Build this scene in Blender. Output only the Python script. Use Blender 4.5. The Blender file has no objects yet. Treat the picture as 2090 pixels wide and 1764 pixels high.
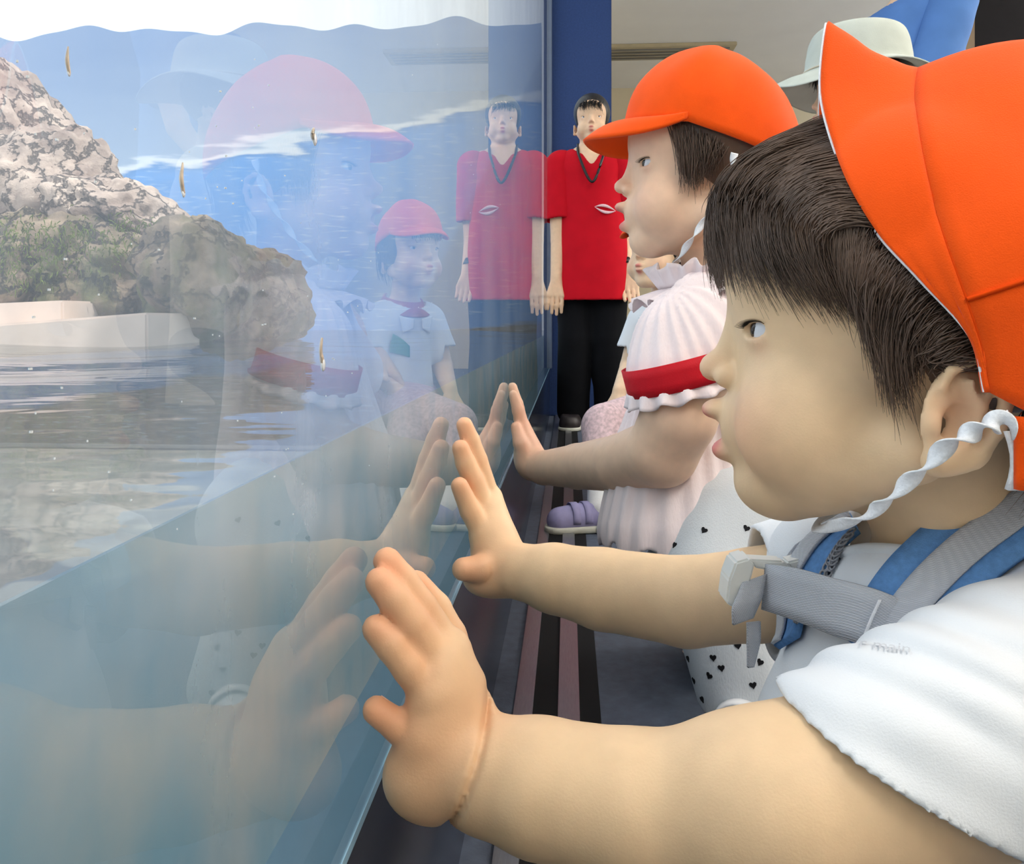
import bpy, bmesh, math, random
import numpy as np
from mathutils import Vector, noise as mnoise

random.seed(7)
rng = np.random.default_rng(7)
scene = bpy.context.scene
COL = scene.collection

# ------------------------------------------------------------------ camera
FPX, U0, V0 = 1700.0, 1045.0, 660.0          # focal length in px, principal column, horizon row
YAW = math.atan(115.0 / FPX)                 # the camera turns a little towards the window
CAM = np.array([0.155 / 1.7 * math.cos(YAW), 0.0, 0.45])   # window plane is x = 0, its length runs along y
cy_, sy_ = math.cos(YAW), math.sin(YAW)
cam_data = bpy.data.cameras.new('camera')
cam = bpy.data.objects.new('camera', cam_data)
COL.objects.link(cam)
cam.location = CAM
cam.rotation_euler = (math.radians(90), 0, YAW)
cam_data.sensor_fit = 'HORIZONTAL'
cam_data.sensor_width = 36.0
cam_data.lens = 36.0 * FPX / 2090.0
cam_data.shift_y = -(882.0 - V0) / 2090.0
cam_data.clip_start = 0.02
scene.camera = cam

# ------------------------------------------------------------------ world, sun, exposure
world = bpy.data.worlds.new('daylight_sky')
scene.world = world
world.use_nodes = True
wn = world.node_tree.nodes
wn['Background'].inputs[0].default_value = (0.93, 0.97, 1.0, 1)
wn['Background'].inputs[1].default_value = 1.5
sun_d = bpy.data.lights.new('sun', 'SUN')
sun_d.energy = 3.2
sun_d.angle = math.radians(1.5)
sun_d.color = (1.0, 0.95, 0.86)
sun = bpy.data.objects.new('sun', sun_d)
COL.objects.link(sun)
sun.rotation_euler = Vector((-0.42, 0.25, -0.86)).to_track_quat('-Z', 'Y').to_euler()
vs = scene.view_settings
vs.view_transform = 'Standard'
vs.look = 'None'
vs.gamma = 1.0
vs.exposure = 0.14
vs.use_curve_mapping = False
scene.cycles.use_denoising = True
scene.cycles.max_bounces = 6
scene.cycles.diffuse_bounces = 3
scene.cycles.glossy_bounces = 3
scene.cycles.transparent_max_bounces = 8
scene.cycles.sample_clamp_indirect = 6.0

# ------------------------------------------------------------------ coordinates
def cw(x, d, z):
    """camera-aligned ground coordinates (right, depth, height above floor) to world"""
    x = np.asarray(x, float); d = np.asarray(d, float); z = np.asarray(z, float)
    return np.stack(np.broadcast_arrays(CAM[0] + x * cy_ - d * sy_, CAM[1] + x * sy_ + d * cy_, z), -1)
def dirw(x, d, z):
    return np.array([x * cy_ - d * sy_, x * sy_ + d * cy_, z])
def W(u, v, d):
    return cw((u - U0) / FPX * d, d, CAM[2] + (V0 - v) / FPX * d)
def nrm(v):
    v = np.asarray(v, float); return v / (np.linalg.norm(v) + 1e-12)
def srgb(r, g, b):
    def f(c):
        c /= 255.0
        return c / 12.92 if c <= 0.04045 else ((c + 0.055) / 1.055) ** 2.4
    return (f(r), f(g), f(b))

# ------------------------------------------------------------------ objects
def tag(o, label=None, cat=None, group=None, kind=None):
    if label: o['label'] = label
    if cat: o['category'] = cat
    if group: o['group'] = group
    if kind: o['kind'] = kind
    return o
def empty(name, loc, label=None, cat=None, group=None):
    o = bpy.data.objects.new(name, None)
    COL.objects.link(o)
    o.location = loc
    o.empty_display_size = 0.05
    return tag(o, label, cat, group)
def link(name, me, mat=None, parent=None):
    o = bpy.data.objects.new(name, me)
    COL.objects.link(o)
    if mat is not None and len(me.materials) == 0:
        me.materials.append(mat)
    if parent is not None:
        o.parent = parent
        o.matrix_parent_inverse = parent_inv(parent)
    return o
def parent_inv(p):
    return world_of(p).inverted()
def world_of(p):
    from mathutils import Matrix
    m = Matrix.LocRotScale(p.location, p.rotation_euler, p.scale)
    if p.parent is not None:
        m = world_of(p.parent) @ p.matrix_parent_inverse @ m
    return m
def np_mesh(name, V, F, smooth=True, col=None):
    """V (n,3), F (m,k) index array or list of such arrays"""
    me = bpy.data.meshes.new(name)
    Fs = [np.asarray(f) for f in (F if isinstance(F, list) else [F]) if len(f)]
    nl = sum(f.size for f in Fs); nf = sum(len(f) for f in Fs)
    V = np.asarray(V, np.float32)
    me.vertices.add(len(V)); me.vertices.foreach_set('co', V.ravel())
    me.loops.add(nl); me.polygons.add(nf)
    me.loops.foreach_set('vertex_index', np.concatenate([f.ravel() for f in Fs]).astype(np.int32))
    tot = np.concatenate([np.full(len(f), f.shape[1]) for f in Fs])
    st = np.concatenate([[0], np.cumsum(tot)[:-1]])
    me.polygons.foreach_set('loop_start', st.astype(np.int32))
    me.polygons.foreach_set('use_smooth', np.full(nf, smooth))
    me.update(calc_edges=True)
    me.validate()
    if col is not None:
        a = me.color_attributes.new('Col', 'FLOAT_COLOR', 'POINT')
        c4 = np.concatenate([np.asarray(col, np.float32), np.ones((len(V), 1), np.float32)], 1)
        a.data.foreach_set('color', c4.ravel())
    return me
def grid_faces(nu, nv, cu=False, cv=False):
    iu = np.arange(nu if cu else nu - 1); iv = np.arange(nv if cv else nv - 1)
    a, b = np.meshgrid(iu, iv, indexing='ij')
    a = a.ravel(); b = b.ravel(); a2 = (a + 1) % nu; b2 = (b + 1) % nv
    return np.stack([a * nv + b, a2 * nv + b, a2 * nv + b2, a * nv + b2], 1)
def sheet(name, G, mat, parent, thick=0.002, cu=False, cv=False, flip=False, off=0.0, smooth=True):
    """a grid of points (nu,nv,3) as a thin cloth sheet with real thickness"""
    nu, nv = G.shape[:2]
    F = grid_faces(nu, nv, cu, cv)
    if flip: F = F[:, ::-1]
    o = link(name, np_mesh(name, G.reshape(-1, 3), F, smooth), mat, parent)
    m = o.modifiers.new('thickness', 'SOLIDIFY'); m.thickness = thick; m.offset = off
    return o
def spline(P, n):
    """Catmull-Rom through the rows of P, n samples, centripetal-ish uniform"""
    P = np.asarray(P, float)
    Q = np.vstack([2 * P[0] - P[1], P, 2 * P[-1] - P[-2]])
    m = len(P) - 1
    t = np.linspace(0, m, n); i = np.minimum(t.astype(int), m - 1); s = (t - i)[:, None]
    p0, p1, p2, p3 = Q[i], Q[i + 1], Q[i + 2], Q[i + 3]
    return 0.5 * (2 * p1 + (p2 - p0) * s + (2 * p0 - 5 * p1 + 4 * p2 - p3) * s ** 2 + (3 * p1 - p0 - 3 * p2 + p3) * s ** 3)
def tubes(S, R, k=4):
    """strands S (n,m,3) with radii R (n,m) or (m,) as closed tubes -> V,F"""
    n, m = S.shape[:2]
    R = np.broadcast_to(R, (n, m))
    T = np.gradient(S, axis=1); T /= np.linalg.norm(T, axis=2, keepdims=True) + 1e-12
    ref = np.where(np.abs(T[..., 2:3]) > 0.9, np.array([1., 0, 0]), np.array([0, 0, 1.]))
    A = np.cross(T, ref); A /= np.linalg.norm(A, axis=2, keepdims=True) + 1e-12
    B = np.cross(T, A)
    an = np.arange(k) * 2 * np.pi / k
    V = S[:, :, None] + R[:, :, None, None] * (np.cos(an)[:, None] * A[:, :, None] + np.sin(an)[:, None] * B[:, :, None])
    base = grid_faces(m, k, False, True)
    F = (base[None] + (np.arange(n) * m * k)[:, None, None]).reshape(-1, 4)
    return V.reshape(-1, 3), F
def ribbon(P, N, w, n=60, taper=None):
    """flat band along spline P with width directions N (same rows) -> grid (n, 5, 3)"""
    C = spline(P, n); D = spline(N, n); D /= np.linalg.norm(D, axis=1, keepdims=True) + 1e-12
    ww = np.full(n, w) if np.isscalar(w) else np.interp(np.linspace(0, 1, n), np.linspace(0, 1, len(w)), w)
    s = np.linspace(-0.5, 0.5, 5)
    return C[:, None] + D[:, None] * (ww[:, None] * s)[..., None]
def box(name, lo, hi, mat, parent=None, bevel=0.0):
    lo = np.array(lo, float); hi = np.array(hi, float)
    bm = bmesh.new()
    bmesh.ops.create_cube(bm, size=1.0)
    for v in bm.verts:
        v.co = Vector((lo + hi) / 2 + np.array(v.co) * (hi - lo))
    if bevel:
        bmesh.ops.bevel(bm, geom=bm.edges[:], offset=bevel, segments=2, affect='EDGES')
    me = bpy.data.meshes.new(name); bm.to_mesh(me); bm.free()
    return link(name, me, mat, parent)
def hexa(name, P8, mat, parent=None, bevel=0.0):
    """box from 8 corners: bottom ring then top ring"""
    bm = bmesh.new()
    v = [bm.verts.new(Vector(p)) for p in P8]
    for q in ((3, 2, 1, 0), (4, 5, 6, 7), (0, 1, 5, 4), (1, 2, 6, 5), (2, 3, 7, 6), (3, 0, 4, 7)):
        bm.faces.new([v[i] for i in q])
    bmesh.ops.recalc_face_normals(bm, faces=bm.faces[:])
    if bevel:
        bmesh.ops.bevel(bm, geom=bm.edges[:], offset=bevel, segments=2, affect='EDGES')
    me = bpy.data.meshes.new(name); bm.to_mesh(me); bm.free()
    return link(name, me, mat, parent)

# ------------------------------------------------------------------ materials
def new_mat(name):
    m = bpy.data.materials.new(name); m.use_nodes = True
    nt = m.node_tree
    return m, nt, nt.nodes['Principled BSDF']
def pmat(name, color, rough=0.6, spec=0.4, var=0.0, scale=20.0, bump=0.0, bscale=200.0, sss=0.0, metal=0.0, attr=False, sheen=0.0, stretch=None):
    m, nt, b = new_mat(name)
    b.inputs['Base Color'].default_value = (*color, 1)
    b.inputs['Roughness'].default_value = rough
    b.inputs['Specular IOR Level'].default_value = spec
    b.inputs['Metallic'].default_value = metal
    if sheen: b.inputs['Sheen Weight'].default_value = sheen
    if sss:
        b.inputs['Subsurface Weight'].default_value = sss
        b.inputs['Subsurface Radius'].default_value = (1.0, 0.35, 0.18)
        b.inputs['Subsurface Scale'].default_value = 0.006
    tc = nt.nodes.new('ShaderNodeTexCoord')
    vec = tc.outputs['Object']
    if stretch:
        mp = nt.nodes.new('ShaderNodeMapping'); mp.inputs['Scale'].default_value = stretch
        nt.links.new(vec, mp.inputs[0]); vec = mp.outputs[0]
    src = None
    if attr:
        at = nt.nodes.new('ShaderNodeVertexColor'); at.layer_name = 'Col'; src = at.outputs[0]
        nt.links.new(src, b.inputs['Base Color'])
    if var:
        n = nt.nodes.new('ShaderNodeTexNoise'); n.inputs['Scale'].default_value = scale; n.inputs['Detail'].default_value = 6
        nt.links.new(vec, n.inputs[0])
        mr = nt.nodes.new('ShaderNodeMapRange')
        mr.inputs[1].default_value = 0.3; mr.inputs[2].default_value = 0.7
        mr.inputs[3].default_value = 1 - var; mr.inputs[4].default_value = 1 + var
        nt.links.new(n.outputs[0], mr.inputs[0])
        mx = nt.nodes.new('ShaderNodeVectorMath'); mx.operation = 'SCALE'
        if src is not None: nt.links.new(src, mx.inputs[0])
        else: mx.inputs[0].default_value = color
        nt.links.new(mr.outputs[0], mx.inputs['Scale'])
        nt.links.new(mx.outputs[0], b.inputs['Base Color'])
    if bump:
        n2 = nt.nodes.new('ShaderNodeTexNoise'); n2.inputs['Scale'].default_value = bscale; n2.inputs['Detail'].default_value = 4
        nt.links.new(vec, n2.inputs[0])
        bp = nt.nodes.new('ShaderNodeBump'); bp.inputs['Strength'].default_value = bump; bp.inputs['Distance'].default_value = 0.002
        nt.links.new(n2.outputs[0], bp.inputs['Height'])
        nt.links.new(bp.outputs[0], b.inputs['Normal'])
    return m
def weave(name, color, dark, scale, rough=0.8):
    """woven webbing or cloth: two crossed waves give colour and relief"""
    m, nt, b = new_mat(name)
    tc = nt.nodes.new('ShaderNodeTexCoord')
    w1 = nt.nodes.new('ShaderNodeTexWave'); w1.inputs['Scale'].default_value = scale; w1.bands_direction = 'DIAGONAL'
    w2 = nt.nodes.new('ShaderNodeTexWave'); w2.inputs['Scale'].default_value = scale; w2.bands_direction = 'Z'
    nt.links.new(tc.outputs['Object'], w1.inputs[0]); nt.links.new(tc.outputs['Object'], w2.inputs[0])
    mu = nt.nodes.new('ShaderNodeMath'); mu.operation = 'MULTIPLY'
    nt.links.new(w1.outputs[1], mu.inputs[0]); nt.links.new(w2.outputs[1], mu.inputs[1])
    mx = nt.nodes.new('ShaderNodeMix'); mx.data_type = 'RGBA'
    mx.inputs[6].default_value = (*dark, 1); mx.inputs[7].default_value = (*color, 1)
    nt.links.new(mu.outputs[0], mx.inputs[0]); nt.links.new(mx.outputs[2], b.inputs['Base Color'])
    bp = nt.nodes.new('ShaderNodeBump'); bp.inputs['Strength'].default_value = 0.5; bp.inputs['Distance'].default_value = 0.001
    nt.links.new(mu.outputs[0], bp.inputs['Height']); nt.links.new(bp.outputs[0], b.inputs['Normal'])
    b.inputs['Roughness'].default_value = rough
    return m

SKIN = np.array(srgb(230, 198, 160))
M = {}
M['skin'] = pmat('skin', tuple(SKIN), 0.5, 0.35, var=0.05, scale=60, bump=0.06, bscale=900, sss=0.08, attr=True)
M['hair'] = pmat('dark_brown_hair', srgb(96, 76, 64), 0.40, 0.5, var=0.3, scale=40)
M['hair_black'] = pmat('black_hair', srgb(26, 22, 22), 0.45, 0.5, var=0.3, scale=40)
M['orange'] = pmat('orange_twill', srgb(250, 88, 14), 0.85, 0.15, var=0.05, scale=30, bump=0.25, bscale=1500, sheen=0.1)
M['seam'] = pmat('orange_seam_thread', srgb(222, 70, 10), 0.9, 0.1, var=0.05)
M['elastic'] = pmat('white_elastic', srgb(238, 240, 245), 0.7, 0.2, var=0.06, scale=600, bump=0.3, bscale=900)
M['white_cotton'] = pmat('white_cotton', srgb(228, 232, 238), 0.9, 0.15, var=0.02, scale=14, bump=0.15, bscale=1100)
M['eye_white'] = pmat('eye_white', srgb(214, 218, 228), 0.15, 0.6, var=0.03)
M['iris'] = pmat('dark_iris', srgb(40, 28, 24), 0.08, 0.7, var=0.2, scale=400)
M['lash'] = pmat('black_lashes', srgb(22, 18, 18), 0.6, 0.3, var=0.1)
M['mouth'] = pmat('mouth_inside', srgb(206, 98, 104), 0.3, 0.5, var=0.1, scale=200)
M['blue_strap'] = pmat('blue_denim', srgb(98, 144, 200), 0.9, 0.15, var=0.12, scale=300, bump=0.3, bscale=1400)
M['webbing'] = weave('grey_webbing', srgb(214, 216, 224), srgb(180, 184, 194), 420)
M['plastic'] = pmat('white_plastic', srgb(224, 226, 224), 0.35, 0.5, var=0.04, scale=30)
M['lace'] = pmat('grey_lace', srgb(150, 152, 160), 0.8, 0.2, var=0.2, scale=400)

# ------------------------------------------------------------------ implicit surfaces
def vlen(q):
    return np.sqrt(np.einsum('ij,ij->i', q, q))
class Field:
    def __init__(s):
        s.items = []
        s.post = None
    def _add(s, fn, c, r, k, op):
        s.items.append((fn, np.asarray(c, float), float(r), k, op)); return s
    def cap(s, a, b, ra, rb=None, k=0.006, op='u'):
        a = np.asarray(a, float); b = np.asarray(b, float); rb = ra if rb is None else rb
        ba = b - a; L2 = max(ba @ ba, 1e-12)
        def fn(P):
            t = np.clip(((P - a) @ ba) / L2, 0, 1)
            q = P - a; q -= t[:, None] * ba
            return vlen(q) - (ra + (rb - ra) * t)
        return s._add(fn, (a + b) / 2, math.sqrt(L2) / 2 + max(ra, rb), k, op)
    def chain(s, pts, rad, k=0.006, op='u'):
        for i in range(len(pts) - 1):
            s.cap(pts[i], pts[i + 1], rad[i], rad[i + 1], k if i == 0 else min(k, 0.004), op)
        return s
    def ell(s, c, r, R=None, k=0.01, op='u'):
        c = np.asarray(c, float); r = np.asarray(r, float); R = np.eye(3) if R is None else np.asarray(R, float)
        def fn(P):
            q = (P - c) @ R.T
            q = q / r; k0 = vlen(q); k1 = vlen(q / r) + 1e-9
            return np.where(k0 < 1e-3, -r.min(), k0 * (k0 - 1.0) / k1)
        return s._add(fn, c, r.max(), k, op)
    def half(s, p, n, k=0.001, op='i'):
        """keep the side the normal n points away from"""
        p = np.asarray(p, float); n = nrm(n)
        return s._add(lambda P: (P - p) @ n, p, 1e9, k, op)
    def fn(s, f, c, r, k=0.004, op='u'):
        return s._add(f, c, r, k, op)
    def ev(s, P, items=None):
        d = np.full(len(P), 1.0)
        for fn, c, r, k, op in (s.items if items is None else items):
            x = fn(P)
            if op == 's': x = -x
            if op == 'u':
                h = np.clip(0.5 + 0.5 * (d - x) / k, 0, 1)
                d = d + (x - d) * h - k * h * (1 - h)
            else:
                h = np.clip(0.5 - 0.5 * (d - x) / k, 0, 1)
                d = d + (x - d) * h + k * h * (1 - h)
        return s.post(d, P) if s.post else d
    def grad(s, P, e=5e-4):
        G = np.stack([s.ev(P + e * np.eye(3)[i]) - s.ev(P - e * np.eye(3)[i]) for i in range(3)], 1)
        return G / (np.linalg.norm(G, axis=1, keepdims=True) + 1e-12)
    def push(s, P, off, both=False, it=3):
        """move points out to at least (or exactly) off from the surface"""
        P = np.array(P, float)
        for _ in range(it):
            d = s.ev(P); m = np.ones(len(P), bool) if both else d < off
            if not m.any(): break
            P[m] += s.grad(P[m]) * (off - d[m])[:, None]
        return P
    def hit(s, u, v, t0=0.1, t1=4.0, off=0.0):
        r = W(u, v, 1.0) - CAM; L = np.linalg.norm(r); t = t0
        for _ in range(200):
            p = CAM + r * t
            d = s.ev(p[None])[0] - off
            if d < 1e-4 or t > t1: break
            t += max(d * 0.8 / L, 5e-5)
        return p
    def mesh(s, name, h, B=14, bounds=None, pad=0.012, smooth=2, col=None, cull=0.03):
        c = np.array([i[1] for i in s.items if i[4] == 'u']); r = np.array([i[2] for i in s.items if i[4] == 'u'])[:, None]
        lo = (c - r).min(0) - pad if bounds is None else np.array(bounds[0], float)
        hi = (c + r).max(0) + pad if bounds is None else np.array(bounds[1], float)
        nb = np.maximum(1, np.ceil((hi - lo) / (h * B)).astype(int))
        N = nb * B
        bi = np.stack(np.meshgrid(*[np.arange(n) for n in nb], indexing='ij'), -1).reshape(-1, 3)
        bc = lo + (bi * B + (B - 1) / 2) * h
        D = s.ev(bc)
        br = B * h * 0.87
        act = np.abs(D) < br * 1.12 + 0.005
        ic = np.array([i[1] for i in s.items]); ir = np.array([i[2] for i in s.items])
        A = np.repeat(np.repeat(np.repeat(np.where(D < 0, -1.0, 1.0).reshape(nb).astype(np.float32), B, 0), B, 1), B, 2)
        loc = np.stack(np.meshgrid(*[np.arange(B)] * 3, indexing='ij'), -1).reshape(-1, 3) * h
        for q in np.nonzero(act)[0]:
            dl_ = ic - bc[q]; near_ = np.einsum('ij,ij->i', dl_, dl_) < (ir + br + cull) ** 2
            it = [s.items[i] for i in np.nonzero(near_)[0]]
            if not any(i[4] == 'u' for i in it): 
                i0 = bi[q] * B; A[i0[0]:i0[0] + B, i0[1]:i0[1] + B, i0[2]:i0[2] + B] = 1.0
                continue
            i0 = bi[q] * B
            A[i0[0]:i0[0] + B, i0[1]:i0[1] + B, i0[2]:i0[2] + B] = s.ev(lo + i0 * h + loc, it).reshape(B, B, B)
        # surface nets
        I = A < 0
        cnt = np.zeros(tuple(N - 1), np.int8)
        sl = [(slice(0, -1), slice(1, None))[k] for k in (0, 1)]
        corners = [(i, j, k) for i in (0, 1) for j in (0, 1) for k in (0, 1)]
        for (i, j, k) in corners: cnt += I[sl[i], sl[j], sl[k]]
        cells = np.argwhere((cnt > 0) & (cnt < 8))
        idx = np.full(tuple(N - 1), -1, np.int32)
        idx[tuple(cells.T)] = np.arange(len(cells))
        val = {cc: A[cells[:, 0] + cc[0], cells[:, 1] + cc[1], cells[:, 2] + cc[2]] for cc in corners}
        acc = np.zeros((len(cells), 3)); num = np.zeros(len(cells))
        for ax in range(3):
            for c0 in corners:
                if c0[ax]: continue
                c1 = tuple(c0[i] + (i == ax) for i in range(3))
                a, b = val[c0], val[c1]; m = (a < 0) != (b < 0)
                t = np.where(m, a / np.where(m, a - b, 1), 0)
                p = np.tile(np.array(c0, float), (len(cells), 1)); p[:, ax] += t
                acc[m] += p[m]; num[m] += 1
        V = lo + (cells + acc / num[:, None]) * h
        Fs = []
        for ax in range(3):
            a1, a2 = (ax + 1) % 3, (ax + 2) % 3
            s0 = [slice(1, -1)] * 3; s1 = [slice(1, -1)] * 3
            s0[ax] = slice(0, -1); s1[ax] = slice(1, None)
            P0, P1 = I[tuple(s0)], I[tuple(s1)]
            e = np.argwhere(P0 != P1)
            off = np.ones(3, int); off[ax] = 0
            g = e + off
            def cell(d1, d2):
                q = g.copy(); q[:, a1] += d1; q[:, a2] += d2
                return idx[q[:, 0], q[:, 1], q[:, 2]]
            f = np.stack([cell(-1, -1), cell(0, -1), cell(0, 0), cell(-1, 0)], 1)
            ins = P0[tuple(e.T)]
            f[~ins] = f[~ins][:, ::-1]
            Fs.append(f)
        F = np.concatenate(Fs); F = F[(F >= 0).all(1)]
        E = np.concatenate([F[:, [0, 1]], F[:, [1, 2]], F[:, [2, 3]], F[:, [3, 0]]])
        deg = np.bincount(E.ravel(), minlength=len(V)).astype(float) + 1e-9
        for q in range(smooth * 2):
            S = np.stack([np.bincount(E[:, 0], V[E[:, 1], i], len(V)) + np.bincount(E[:, 1], V[E[:, 0], i], len(V)) for i in range(3)], 1) / deg[:, None]
            V = V + (S - V) * (0.5 if q % 2 == 0 else -0.52)
        return np_mesh(name, V, F, True, col(V) if col else None)
WAVE = {}
def waves(P, f, seed=0):
    """smooth pseudo-noise in about [-1,1]"""
    if seed not in WAVE:
        r = np.random.default_rng(seed); WAVE[seed] = []
        for i in range(6):
            d = r.normal(size=3); d /= np.linalg.norm(d); WAVE[seed].append((d, r.uniform(0, 6.28)))
    out = np.zeros(len(P))
    for i, (d, o_) in enumerate(WAVE[seed]):
        out += np.sin(P @ d * f * (0.7 + 0.22 * i) + o_ + 1.3 * np.sin(P @ np.roll(d, 1) * f * 0.6))
    return out / 3.0
def tint(base, spots):
    """vertex colours: base skin with soft spots (centre, radius, colour, strength)"""
    def f(V):
        C = np.tile(np.asarray(base, float), (len(V), 1))
        for c, r, col, st in spots:
            w = np.exp(-((V - np.asarray(c)) ** 2).sum(1) / r ** 2) * st
            C += (np.asarray(col) - C) * w[:, None]
        return C
    return f

class Head:
    """local frame: a forward, b to the side towards the camera, c up; s scales a toddler's head"""
    def __init__(s, O, fwd, up=(0, 0, 1), sc=1.0, flip=1.0):
        s.O = np.asarray(O, float); s.s = sc
        s.F = nrm(fwd); u = nrm(up); u = nrm(u - s.F * (u @ s.F)); s.U = u
        s.S = np.cross(s.F, s.U) * flip
        s.R = np.stack([s.F, s.S, s.U])
    def w(s, a, b, c):
        return s.O + s.s * (np.multiply.outer(a, s.F) + np.multiply.outer(b, s.S) + np.multiply.outer(c, s.U))
    def loc(s, P):
        return (np.asarray(P) - s.O) @ s.R.T / s.s
    def L(s, u, v, b):
        """pixel ray met with the plane at side offset b (local units) -> local a,b,c"""
        r = W(u, v, 1.0) - CAM
        t = (b * s.s + (s.O - CAM) @ s.S) / (r @ s.S)
        return s.loc(CAM + r * t)

def add_head(f, H, ears=True, mouth='open', adult=False):
    s = H.s
    def E(c, r, k=0.012, op='u', R=None):
        RR = H.R if R is None else R
        f.ell(H.w(*c), np.array(r) * s, RR, k * s, op)
    def C(a, b, ra, rb=None, k=0.006, op='u'):
        f.cap(H.w(*a), H.w(*b), ra * s, (ra if rb is None else rb) * s, k * s, op)
    E((-0.016, 0, 0.022), (0.090, 0.076, 0.083))
    E((0.030, 0, 0.022), (0.046, 0.056, 0.048), 0.02)
    E((0.026, 0, -0.045), (0.048, 0.056, 0.062), 0.02)
    for b in (-1, 1):
        E((0.034, b * 0.035, -0.060), (0.037, 0.029, 0.034), 0.014)
        C((-0.012, b * 0.054, -0.066), (0.045, b * 0.016, -0.096), 0.016, 0.014, 0.016)
    E((0.055, 0, -0.094), (0.020, 0.024, 0.018), 0.014)
    E((0.064, 0, -0.062), (0.020, 0.024, 0.022), 0.012)
    C((0.071, 0, -0.002), (0.081, 0, -0.028), 0.0055, 0.0075, 0.010)
    E((0.0855, 0, -0.0305), (0.0088, 0.0085, 0.0082), 0.005)
    for b in (-1, 1):
        E((0.0775, b * 0.0092, -0.0355), (0.0075, 0.0058, 0.0062), 0.004)
        E((0.0865, b * 0.0042, -0.0395), (0.0035, 0.0020, 0.0030), 0.002, 's')
    # lips
    if mouth == 'open':
        E((0.0835, 0, -0.0545), (0.0095, 0.0125, 0.0060), 0.004)
        E((0.0775, 0, -0.0775), (0.0098, 0.0115, 0.0066), 0.004)
        E((0.0900, 0, -0.0660), (0.0165, 0.0120, 0.0062), 0.002, 's')
    else:
        E((0.0830, 0, -0.0570), (0.0085, 0.0130, 0.0052), 0.004)
        E((0.0815, 0, -0.0675), (0.0085, 0.0115, 0.0055), 0.004)
        E((0.0920, 0, -0.0622), (0.0080, 0.0125, 0.0016), 0.002, 's')
    # eyes: a lid bulge with an almond opening
    for b in (-1, 1):
        E((0.0515, b * 0.030, -0.0085), (0.0135, 0.0135, 0.0125), 0.006)
        d = nrm([0.78, b * 0.62, 0.0]); t = nrm([-0.62 * b, 0.78, 0.12]) ; w = np.cross(d, t)
        R = np.stack([d, t, w]) @ H.R
        E((0.0515 + d[0] * 0.0135, b * 0.030 + d[1] * 0.0135, -0.0088), (0.0075, 0.0095, 0.0041), 0.0015, 's', R)
    if ears:
        for b in (-1, 1):
            yw = nrm([-0.45, b * 0.89, 0.0]); zt = nrm([-0.20, 0, 0.98]); xf = -b * np.cross(zt, yw)
            R = np.stack([xf, yw, zt]) @ H.R
            ec = np.array([-0.027, b * 0.0755, -0.047])
            q = lambda x, z, y=0.0: ec + xf * x + zt * z + yw * y
            E(ec, (0.0160, 0.0042, 0.0240), 0.005, 'u', R)
            rim = [(0.0060, 0.0035, .0010), (0.0105, 0.0110, .0010), (0.0085, 0.0205, .0025), (-0.0010, 0.0258, .0045), (-0.0115, 0.0225, .0058), (-0.0178, 0.0110, .0060), (-0.0180, -0.0020, .0050), (-0.0140, -0.0130, .0035)]
            for i in range(len(rim) - 1):
                C(q(*rim[i][:2], rim[i][2]), q(*rim[i + 1][:2], rim[i + 1][2]), 0.0022 + 0.0002 * min(i, 5), 0.0024 + 0.0002 * min(i, 5), 0.0016)
            for A_, B_ in (((-0.001, 0.0165), (-0.0080, 0.0060)), ((-0.0110, 0.0150), (-0.0080, 0.0060)), ((-0.0080, 0.0060), (-0.0080, -0.0060)), ((-0.0080, -0.0060), (-0.0010, -0.0140))):
                C(q(*A_, .0040), q(*B_, .0040), 0.0021, 0.0023, 0.0022)
            C(q(-0.0110, -0.0165, .002), q(0.0045, -0.0215, .001), 0.0052, 0.0064, 0.005)
            E(q(0.0010, -0.0030, .0075), (0.0082, 0.0085, 0.0100), 0.0016, 's', R)
            E(q(-0.0058, 0.0160, .0065), (0.0036, 0.0040, 0.0046), 0.0012, 's', R)
            E(q(0.0105, -0.0045, .0020), (0.0034, 0.0034, 0.0052), 0.003, 'u', R)
            E(q(0.0055, -0.0045, .0000), (0.0034, 0.0070, 0.0048), 0.0015, 's', R)
def head_spots(H, lips=srgb(214, 116, 112), blush=srgb(232, 166, 134)):
    s = H.s; p = lambda a, b, c: H.w(a, b, c)
    sp = [(p(0.066, b * 0.045, -0.058), 0.022 * s, blush, 0.45) for b in (-1, 1)]
    sp += [(p(0.088, 0, -0.0325), 0.010 * s, srgb(236, 176, 148), 0.5)]
    sp += [(p(0.0895, b * 0.005, -0.0575), 0.0060 * s, lips, 0.8) for b in (-1, 0, 1)]
    sp += [(p(0.0850, b * 0.005, -0.0755), 0.0070 * s, lips, 0.85) for b in (-1, 0, 1)]
    sp += [(p(-0.028, b * 0.083, -0.045), 0.012 * s, srgb(226, 150, 122), 0.45) for b in (-1, 1)]
    sp += [(p(0.058, b * 0.040, -0.0165), 0.007 * s, srgb(206, 150, 128), 0.35) for b in (-1, 1)]
    return sp
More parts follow.
